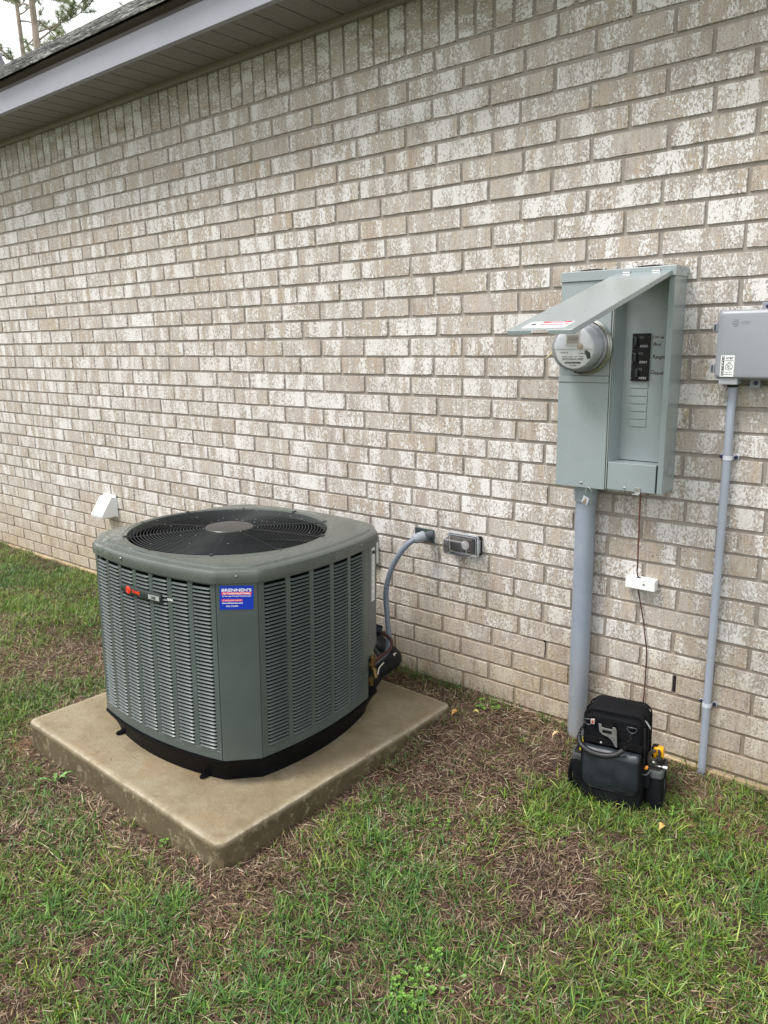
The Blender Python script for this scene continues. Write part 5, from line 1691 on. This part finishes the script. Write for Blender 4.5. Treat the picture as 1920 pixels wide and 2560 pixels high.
# ------------------------------------------------------------------ lawn
def blades_mesh(name, mat, X, Y, Zb, az, L, W, lean, curl, cols, nseg, twist=None):
    """vectorised blades; lean = start angle from vertical, curl = extra bend to the tip"""
    n = len(X)
    ts = np.linspace(0, 1, nseg + 1)
    ca, sa = np.cos(az), np.sin(az)
    px, py, pz = X.copy(), Y.copy(), Zb.copy()
    co, cc = [], []
    wx, wy = -sa, ca
    if twist is None: twist = np.zeros(n)
    for k, t in enumerate(ts):
        if k > 0:
            a = lean + curl * (t - .5 / nseg)
            st = L / nseg
            px = px + ca * np.sin(a) * st; py = py + sa * np.sin(a) * st; pz = pz + np.cos(a) * st
            pz = np.maximum(pz, gz_cache(px, py) + 0.0015) if nseg <= 2 else pz
        a2 = lean + curl * t
        w = W * (1 - 0.25 * t - .75 * max(0, t - .5) * 2 * .6) * .5 if k < nseg else None
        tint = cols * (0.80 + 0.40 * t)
        if k < nseg:
            # sideways vector tilted by twist
            sx, sy, sz = wx * np.cos(twist), wy * np.cos(twist), np.sin(twist)
            co.append(np.stack([px - sx * w, py - sy * w, pz - sz * w], -1)); co.append(np.stack([px + sx * w, py + sy * w, pz + sz * w], -1))
            cc += [tint, tint]
        else:
            co.append(np.stack([px, py, pz], -1)); cc.append(tint)
    nv = 2 * nseg + 1
    V = np.stack(co, 1).reshape(-1, 3); C_ = np.stack(cc, 1).reshape(-1, 3)
    b = (np.arange(n) * nv)[:, None]
    quads = [np.concatenate([b + 2 * k, b + 2 * k + 1, b + 2 * k + 3, b + 2 * k + 2], 1) for k in range(nseg - 1)]
    tri = np.concatenate([b + 2 * (nseg - 1), b + 2 * (nseg - 1) + 1, b + 2 * nseg], 1)
    fl_ = ([np.concatenate(quads)] if quads else []) + [tri]
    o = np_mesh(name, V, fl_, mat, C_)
    return o
def gz_cache(x, y): return gheight_fast(x, y)
_xs, _ys = np.arange(-7.2, 5.0, .02), np.arange(-4.8, .3, .02)
_GX, _GY = np.meshgrid(_xs, _ys)
_GZ = gheight(_GX, _GY)
def gheight_fast(x, y):
    fx = np.clip((x - _xs[0]) / .02, 0, len(_xs) - 2.001); fy = np.clip((y - _ys[0]) / .02, 0, len(_ys) - 2.001)
    i, j = fx.astype(int), fy.astype(int); u, v = fx - i, fy - j
    return (_GZ[j, i] * (1 - u) + _GZ[j, i + 1] * u) * (1 - v) + (_GZ[j + 1, i] * (1 - u) + _GZ[j + 1, i + 1] * u) * v
def leaf_material(name, rough, transl):
    t = NT(name)
    a = t.n.new('ShaderNodeAttribute'); a.attribute_name = 'Col'
    t.set(Base_Color=a.outputs['Color'], Roughness=rough)
    t.b.inputs['Specular IOR Level'].default_value = .4
    tl = t.n.new('ShaderNodeBsdfTranslucent'); t.link(a.outputs['Color'], tl.inputs['Color'])
    mx = t.n.new('ShaderNodeMixShader'); mx.inputs['Fac'].default_value = transl
    t.link(t.b.outputs[0], mx.inputs[1]); t.link(tl.outputs[0], mx.inputs[2]); t.link(mx.outputs[0], t.out.inputs['Surface'])
    return t.m
M_grass = leaf_material('grass_blade', .42, .22)
M_thatch = leaf_material('dry_thatch', .7, .12)

def scatter(density, reg, vis):
    """random points; vis True keeps those in (or near) the picture, False the others"""
    x0, x1, y0, y1 = reg
    n = int((x1 - x0) * (y1 - y0) * density)
    X = RNG.uniform(x0, x1, n); Y = RNG.uniform(y0, y1, n)
    D = np.stack([X, Y, np.zeros(n)], -1) - np.array(CP)
    z = D @ np.array(CF); u = 960 + FPX * (D @ np.array(CA)) / z; v = 1280 - FPX * (D @ np.array(CB)) / z
    ok = (z > .3) & (u > -260) & (u < 2180) & (v < 2800)
    ok = ok if vis else ~ok
    ok &= (pad_dist(X, Y) > .002) & (Y < -.004)
    return X[ok], Y[ok]
def greens(n, x, y, b):
    P = np.array([(.050, .098, .022), (.080, .145, .030), (.050, .112, .036), (.130, .185, .042), (.085, .150, .050), (.190, .235, .085), (.032, .062, .018)])
    pr_ = np.array([.23, .24, .18, .12, .12, .05, .06])
    c = P[RNG.choice(len(P), n, p=pr_)]
    hue = fbm(x * 1.7, y * 1.7, 123, 3)[:, None]
    c = np.array([[1.36, 1.42, 1.10]]) * c * (0.75 + .6 * hue) * np.where(hue > .55, np.array([[1.15, 1.03, .90]]), np.array([[.93, 1.0, 1.0]]))
    c = c * RNG.uniform(.75, 1.35, (n, 1))
    dry = (RNG.random(n) < .04 + .30 * b)[:, None]
    return np.where(dry, np.array([[.22, .18, .09]]) * RNG.uniform(.6, 1.3, (n, 1)), c)
def straws(n, b, x, y):
    P = np.array([(.42, .32, .215), (.30, .215, .14), (.17, .095, .060), (.075, .048, .036), (.55, .46, .34), (.23, .15, .105), (.26, .13, .095)])
    c = P[RNG.choice(len(P), n, p=np.array([.15, .17, .22, .22, .07, .12, .05]))]
    dk = fbm(x * 3.1, y * 3.1, 222, 3)[:, None]
    return c * RNG.uniform(.6, 1.25, (n, 1)) * (.60 + .75 * dk)

def make_turf(reg, vis, dens_tuft, dens_straw, nm):
    X, Y = scatter(dens_tuft, reg, vis)
    b = bare(X, Y)
    keep = RNG.random(len(X)) < np.clip(1.10 - 1.0 * b, .19, 1) * np.clip(2.6 * (fbm(X * 16, Y * 16, 77, 3) - .20), 0.05, 1.2)
    X, Y, b = X[keep], Y[keep], b[keep]
    k = RNG.integers(3, 7, len(X))
    idx = np.repeat(np.arange(len(X)), k)
    taz = RNG.uniform(0, 6.283, len(X))[idx]
    n = len(idx)
    gx = X[idx] + RNG.normal(0, .0055, n); gy = Y[idx] + RNG.normal(0, .0055, n)
    ok = (pad_dist(gx, gy) > .001) & (gy < -.003)
    idx, gx, gy, taz = idx[ok], gx[ok], gy[ok], taz[ok]; n = len(gx)
    az = taz + RNG.normal(0, 1.5, n)
    lush = 1 - b[idx]
    L = RNG.gamma(7, .0056, n) * (.62 + .42 * lush); L = np.clip(L, .012, .075)
    W = RNG.uniform(.0022, .0046, n)
    lean = np.abs(RNG.normal(.85, .38, n)); curl = RNG.uniform(.0, .9, n)
    if not vis: L = L * 1.25; W = W * 1.7
    az_pad = pad_dist(gx, gy)
    near = (az_pad < .05) & (az_pad > 0)
    lean = np.where(near, lean * .6, lean)
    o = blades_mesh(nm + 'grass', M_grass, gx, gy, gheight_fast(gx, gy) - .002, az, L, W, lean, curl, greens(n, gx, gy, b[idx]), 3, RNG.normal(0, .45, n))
    X, Y = scatter(dens_straw, reg, vis)
    b = bare(X, Y)
    keep = RNG.random(len(X)) < (.50 + .5 * b) * (.55 + .6 * fbm(X * 9, Y * 9, 177, 2))
    X, Y, b = X[keep], Y[keep], b[keep]; n = len(X)
    flow = 6.28 * fbm(X * 5, Y * 5, 313, 2) * 1.5
    az = flow + RNG.normal(0, 1.1, n)
    L = np.clip(RNG.gamma(5, .0054, n), .008, .06); W = RNG.uniform(.0010, .0030, n)
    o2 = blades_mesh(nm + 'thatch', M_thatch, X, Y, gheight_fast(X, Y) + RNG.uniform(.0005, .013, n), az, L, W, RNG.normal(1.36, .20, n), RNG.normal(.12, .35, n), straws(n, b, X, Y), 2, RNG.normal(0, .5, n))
    return o, o2
REGV = (-3.6, 3.9, -2.35, 0)
a1_, a2_ = make_turf(REGV, True, 7400, 31000, '')
tag(a1_, kind='stuff'); tag(a2_, kind='stuff')
a3_, a4_ = make_turf((-6.9, 4.5, -4.3, 0), False, 1700, 4200, 'outer_')
tag(a3_, kind='stuff'); tag(a4_, kind='stuff')
# taller wisps at the foot of the wall and beside the conduits
wx, wy = [], []
for (cx, cy, sx, sy, n) in ((1.45, -.05, .16, .03, 190), (1.72, -.05, .10, .02, 70), (1.98, -.03, .03, .012, 22), (2.72, -.035, .03, .012, 34), (2.17, -.03, .04, .012, 20), (-.3, -.04, .9, .02, 220),
                            (2.93, -.04, .06, .012, 14), (2.95, -.20, .08, .06, 20), (1.85, -.62, .02, .10, 50), (2.60, -.50, .14, .04, 90), (2.45, -.48, .05, .03, 40), (1.86, -.30, .015, .04, 10)):
    wx.append(RNG.normal(cx, sx, n)); wy.append(np.minimum(RNG.normal(cy, sy, n), -.004))
wx, wy = np.concatenate(wx), np.concatenate(wy)
ok = pad_dist(wx, wy) > .002
wx, wy = wx[ok], wy[ok]; n = len(wx)
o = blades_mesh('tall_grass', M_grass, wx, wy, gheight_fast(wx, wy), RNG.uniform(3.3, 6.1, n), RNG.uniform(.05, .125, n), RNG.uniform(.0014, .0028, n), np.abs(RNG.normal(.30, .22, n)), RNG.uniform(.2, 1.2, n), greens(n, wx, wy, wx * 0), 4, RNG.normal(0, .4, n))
tag(o, kind='stuff')

# dry clippings and flakes lying on the slab
n = 90
qx, qy = RNG.uniform(-.58, .58, n), RNG.uniform(-.58, .58, n)
far_ = np.maximum(np.abs(qx), np.abs(qy)) > .47
qx, qy = qx[far_], qy[far_]; n = len(qx)
cb = MB()
for i in range(n):
    a = random.uniform(0, 6.283); L = random.uniform(.006, .028); w = random.uniform(.0006, .0014)
    c, s = math.cos(a), math.sin(a); p = Vector((qx[i], qy[i], .0015))
    u, v = Vector((c, s, random.uniform(-.03, .1))) * L, Vector((-s, c, 0)) * w
    cb.add([PM @ (p - v), PM @ (p + v), PM @ (p + u + v * .4), PM @ (p + u - v * .4)], [(0, 1, 2, 3)])
tag(obj('dry_clippings', cb, simple('clipping_straw', lin(120, 98, 70), .8, var=.5, vscale=40)), kind='stuff')

# ------------------------------------------------------------------ small plants and leaves
M_clover = simple('bright_clover_green', (0.13, 0.27, 0.035, 1), .5, var=.25, vscale=60)
M_seed = simple('pale_seedling_green', (0.15, 0.28, 0.07, 1), .5, var=.15, vscale=40)
def leaflet(mb, p, az, r, tilt=.35, notch=True, elong=1.0):
    c, s = math.cos(az), math.sin(az)
    u = Vector((c * math.cos(tilt), s * math.cos(tilt), math.sin(tilt))); w = Vector((-s, c, 0)); nn = u.cross(w)
    pts = [(0, 0), (.45, -.42), (.95, -.62), (1.35, -.42), (1.28 if notch else 1.5, 0), (1.35, .42), (.95, .62), (.45, .42)]
    vs = [Vector(p) + u * q[0] * r * elong + w * q[1] * r + nn * (.12 * r if abs(q[1]) > .4 else 0) for q in pts]
    mid = Vector(p) + u * .8 * r * elong - nn * .05 * r
    mb.add(vs + [mid], [(i, (i + 1) % 8, 8) for i in range(8)])
def clover_patch(x, y, rad, n, label, h=.020, r0=.0055):
    z = float(gheight_fast(np.array([x]), np.array([y]))[0])
    t = empty('clover_patch', (x, y, z), label, 'clover', 'clover growing in the lawn')
    lv, sm_ = MB(), MB()
    for i in range(n):
        a = random.uniform(0, 6.283); d = rad * math.sqrt(random.random())
        px, py = x + d * math.cos(a), y + d * math.sin(a)
        pz = float(gheight_fast(np.array([px]), np.array([py]))[0])
        hh = h * random.uniform(.6, 1.25)
        q = Vector((px + random.uniform(-.01, .01), py + random.uniform(-.01, .01), pz + hh))
        sm_.tube([(px, py, pz), q], .0006, 4, cap=False)
        b0 = random.uniform(0, 6.283)
        for k in range(3): leaflet(lv, q, b0 + k * 2.094, r0 * random.uniform(.75, 1.2), random.uniform(.0, .5))
    obj('leaves', lv, M_clover, t, smooth=False, kind='stuff'); obj('stems', sm_, M_seed, t)
clover_patch(2.450, -1.392, .060, 55, 'bright green clover patch in the grass at the bottom of the picture')
clover_patch(1.905, -.090, .055, 16, 'small clover sprigs between the slab corner and the wall', .022, .0065)
clover_patch(1.496, -1.450, .020, 6, 'tiny clover sprig against the front left face of the slab', .025, .005)
clover_patch(2.455, -1.285, .022, 8, 'small bright clover sprig just above the round leaved seedling', .028, .005)
clover_patch(2.175, -.828, .030, 6, 'sparse clover sprigs in the turf right of the slab', .022, .005)
clover_patch(2.760, -.330, .035, 8, 'few clover sprigs in the grass right of the tool bag', .022, .005)
def at(x, y, h=0): return Vector((x, y, float(gheight_fast(np.array([x]), np.array([y]))[0]) + h))
sx_, sy_ = 2.509, -1.319
t = empty('seedling', tuple(at(sx_, sy_)), 'pale seedling with round leaves on long stalks beside the bare sandy spot', 'seedling')
for (dx, dy, h, r) in ((.030, .022, .050, .0100), (-.020, .004, .042, .0080), (-.036, -.016, .036, .0085), (.008, -.024, .040, .0090), (.028, -.018, .036, .0075), (.004, .020, .03, .006)):
    p = at(sx_, sy_) + Vector((dx, dy, h * .6))
    obj('stalk', MB().tube([at(sx_, sy_, .0), at(sx_, sy_, h * .35) + Vector((dx * .4, dy * .4, 0)), p], .0008, 5, 3), M_seed, t)
    m = MB(); leaflet(m, p, math.atan2(dy, dx), r, .15, False, 1.0); obj('leaf', m, M_seed, t)
wx_, wy_ = .887, -1.475
t = empty('toothed_weed', tuple(at(wx_, wy_)), 'pale green weed with toothed leaves near the left corner of the slab', 'weed')
for (a, L) in ((1.1, .070), (.55, .050), (4.2, .060), (2.2, .025)):
    m = MB(); c, s = math.cos(a), math.sin(a)
    P0 = at(wx_, wy_, .006); n = 9
    top_, = [[]]
    vs = []
    for i in range(n + 1):
        q = i / n; w = .008 * math.sin(math.pi * min(1, q * .9 + .1)) * (1.25 if i % 2 else .55)
        c0 = P0 + Vector((c * L * q, s * L * q, .030 * math.sin(q * 2.2)))
        vs += [c0 + Vector((-s * w, c * w, .004)), c0, c0 + Vector((s * w, -c * w, .004))]
    fs = []
    for i in range(n):
        fs += [(3 * i, 3 * i + 3, 3 * i + 4, 3 * i + 1), (3 * i + 1, 3 * i + 4, 3 * i + 5, 3 * i + 2)]
    m.add(vs, fs); obj('leaf', m, M_seed, t)
def dry_leaf(x, y, L, W, az, col, label):
    m = MB(); c, s = math.cos(az), math.sin(az); P0 = at(x, y, .012); vs = []
    n = 6
    for i in range(n + 1):
        q = i / n; w = W * math.sin(math.pi * (q * .92 + .04)) ** .7
        c0 = P0 + Vector((c * L * (q - .5), s * L * (q - .5), .012 * math.sin(q * 3) + .004))
        vs += [c0 + Vector((-s * w, c * w, .006)), c0, c0 + Vector((s * w, -c * w, .006))]
    fs = []
    for i in range(n): fs += [(3 * i, 3 * i + 3, 3 * i + 4, 3 * i + 1), (3 * i + 1, 3 * i + 4, 3 * i + 5, 3 * i + 2)]
    m.add(vs, fs)
    o = obj('fallen_leaf', m, simple('leaf_' + str(len(bpy.data.materials)), col, .6, var=.2, vscale=80), None, smooth=True, origin=tuple(P0))
    tag(o, label, 'leaf', 'dead leaves fallen on the lawn')
dry_leaf(1.838, -.240, .036, .011, 1.35, lin(206, 156, 92), 'curled orange tan leaf in the turf at the right corner of the slab')
dry_leaf(1.906, -.187, .026, .008, .3, lin(206, 194, 120), 'small pale yellow leaf in the turf between the slab and the wall')
dry_leaf(2.756, -.435, .026, .010, 1.2, lin(206, 170, 98), 'curled tan leaf in the grass in front of the tool bag')
dry_leaf(2.246, -.142, .035, .007, 1.0, lin(214, 182, 140), 'pale dry leaf standing on the bare soil left of the thick conduit')

# ------------------------------------------------------------------ pines beyond the roof
M_bark = simple('pine_bark', lin(150, 138, 128), .9, var=.25, vscale=3, bump=.8, bscale=12, bdist=.02)  # bark lightened so its colour carries the glare of the bright sky
def pine(x, y, h, rad, seed, label, zc0, tilt=0.0, dense=1.0, nb=26):
    R = random.Random(seed)
    t = empty('pine_tree', (x, y, 0), label, 'tree', 'pines beyond the roof')
    spine = [Vector((x + tilt * q * h + .12 * math.sin(q * 5 + seed), y + .1 * math.sin(q * 4), h * q)) for q in [i / 12 for i in range(13)]]
    tm = MB().tube(spine, [rad * (1 - .75 * i / 12) for i in range(13)], 10)
    trk = obj('trunk', tm, M_bark, t, smooth=True)
    bm_, V, F, C_ = MB(), [], [], []
    for k in range(nb):
        q = zc0 + (1 - zc0) * (k + R.random()) / nb
        i = min(11, int(q * 12)); p = spine[i].lerp(spine[i + 1], q * 12 - i)
        a = R.uniform(0, 6.283); L = (1.3 - .9 * (q - zc0) / (1 - zc0)) * R.uniform(1.4, 2.8)
        pts = [p]
        d = Vector((math.cos(a), math.sin(a), R.uniform(-.15, .45)))
        for s in range(5):
            d = (d + Vector((R.uniform(-.25, .25), R.uniform(-.25, .25), R.uniform(-.12, .30)))).normalized()
            pts.append(pts[-1] + d * L / 5)
        bm_.tube(pts, [rad * .17 * (1 - .16 * s) for s in range(6)], 6, 2)
        for s in range(2, 6):
            for _ in range(3):
                tw = (d + Vector((R.uniform(-1, 1), R.uniform(-1, 1), R.uniform(-.3, .8)))).normalized()
                e = pts[s] + tw * R.uniform(.2, .55)
                bm_.tube([pts[s], e], .012, 4)
                for cl in range(int(7 * dense)):
                    c0 = pts[s].lerp(e, R.uniform(.3, 1.1))
                    cc = R.choice(((.20, .26, .12), (.24, .30, .16), (.15, .20, .09), (.32, .34, .20)))  # needle greens lightened for the same washed-out glare
                    for _n in range(16):
                        nd = Vector((R.gauss(0, 1), R.gauss(0, 1), R.gauss(.35, .8))).normalized()
                        sd2 = nd.orthogonal().normalized() * .0055
                        o0 = len(V); ln = R.uniform(.10, .22)
                        V += [c0 - sd2, c0 + sd2, c0 + nd * ln]; F.append((o0, o0 + 1, o0 + 2)); C_ += [cc] * 3
    obj('limbs', bm_, M_bark, trk, smooth=True)
    me = bpy.data.meshes.new('crown'); me.from_pydata([tuple(v - Vector((x, y, 0))) for v in V], [], F)
    at_ = me.color_attributes.new('Col', 'FLOAT_COLOR', 'POINT')
    at_.data.foreach_set('color', np.concatenate([np.array(C_), np.ones((len(C_), 1))], 1).astype(np.float32).ravel())
    me.materials.append(M_needle)
    o = bpy.data.objects.new('crown', me); COL.objects.link(o); o.parent = t
    return t
M_needle = leaf_material('pine_needles', .6, .5)
pine(-19.3, 10.1, 17.5, .165, 4, 'tall pine with a pale trunk showing over the left end of the roof', .46, .012, 1.1, 30)
pine(-22.5, 17.5, 19.0, .20, 9, 'fainter pine farther back to the right of the pale trunk', .45, -.01, .8, 26)
pine(-31.5, 16.5, 19.0, .22, 15, 'distant pine at the upper left edge behind the pale trunked pine', .5, .0, .6, 22)
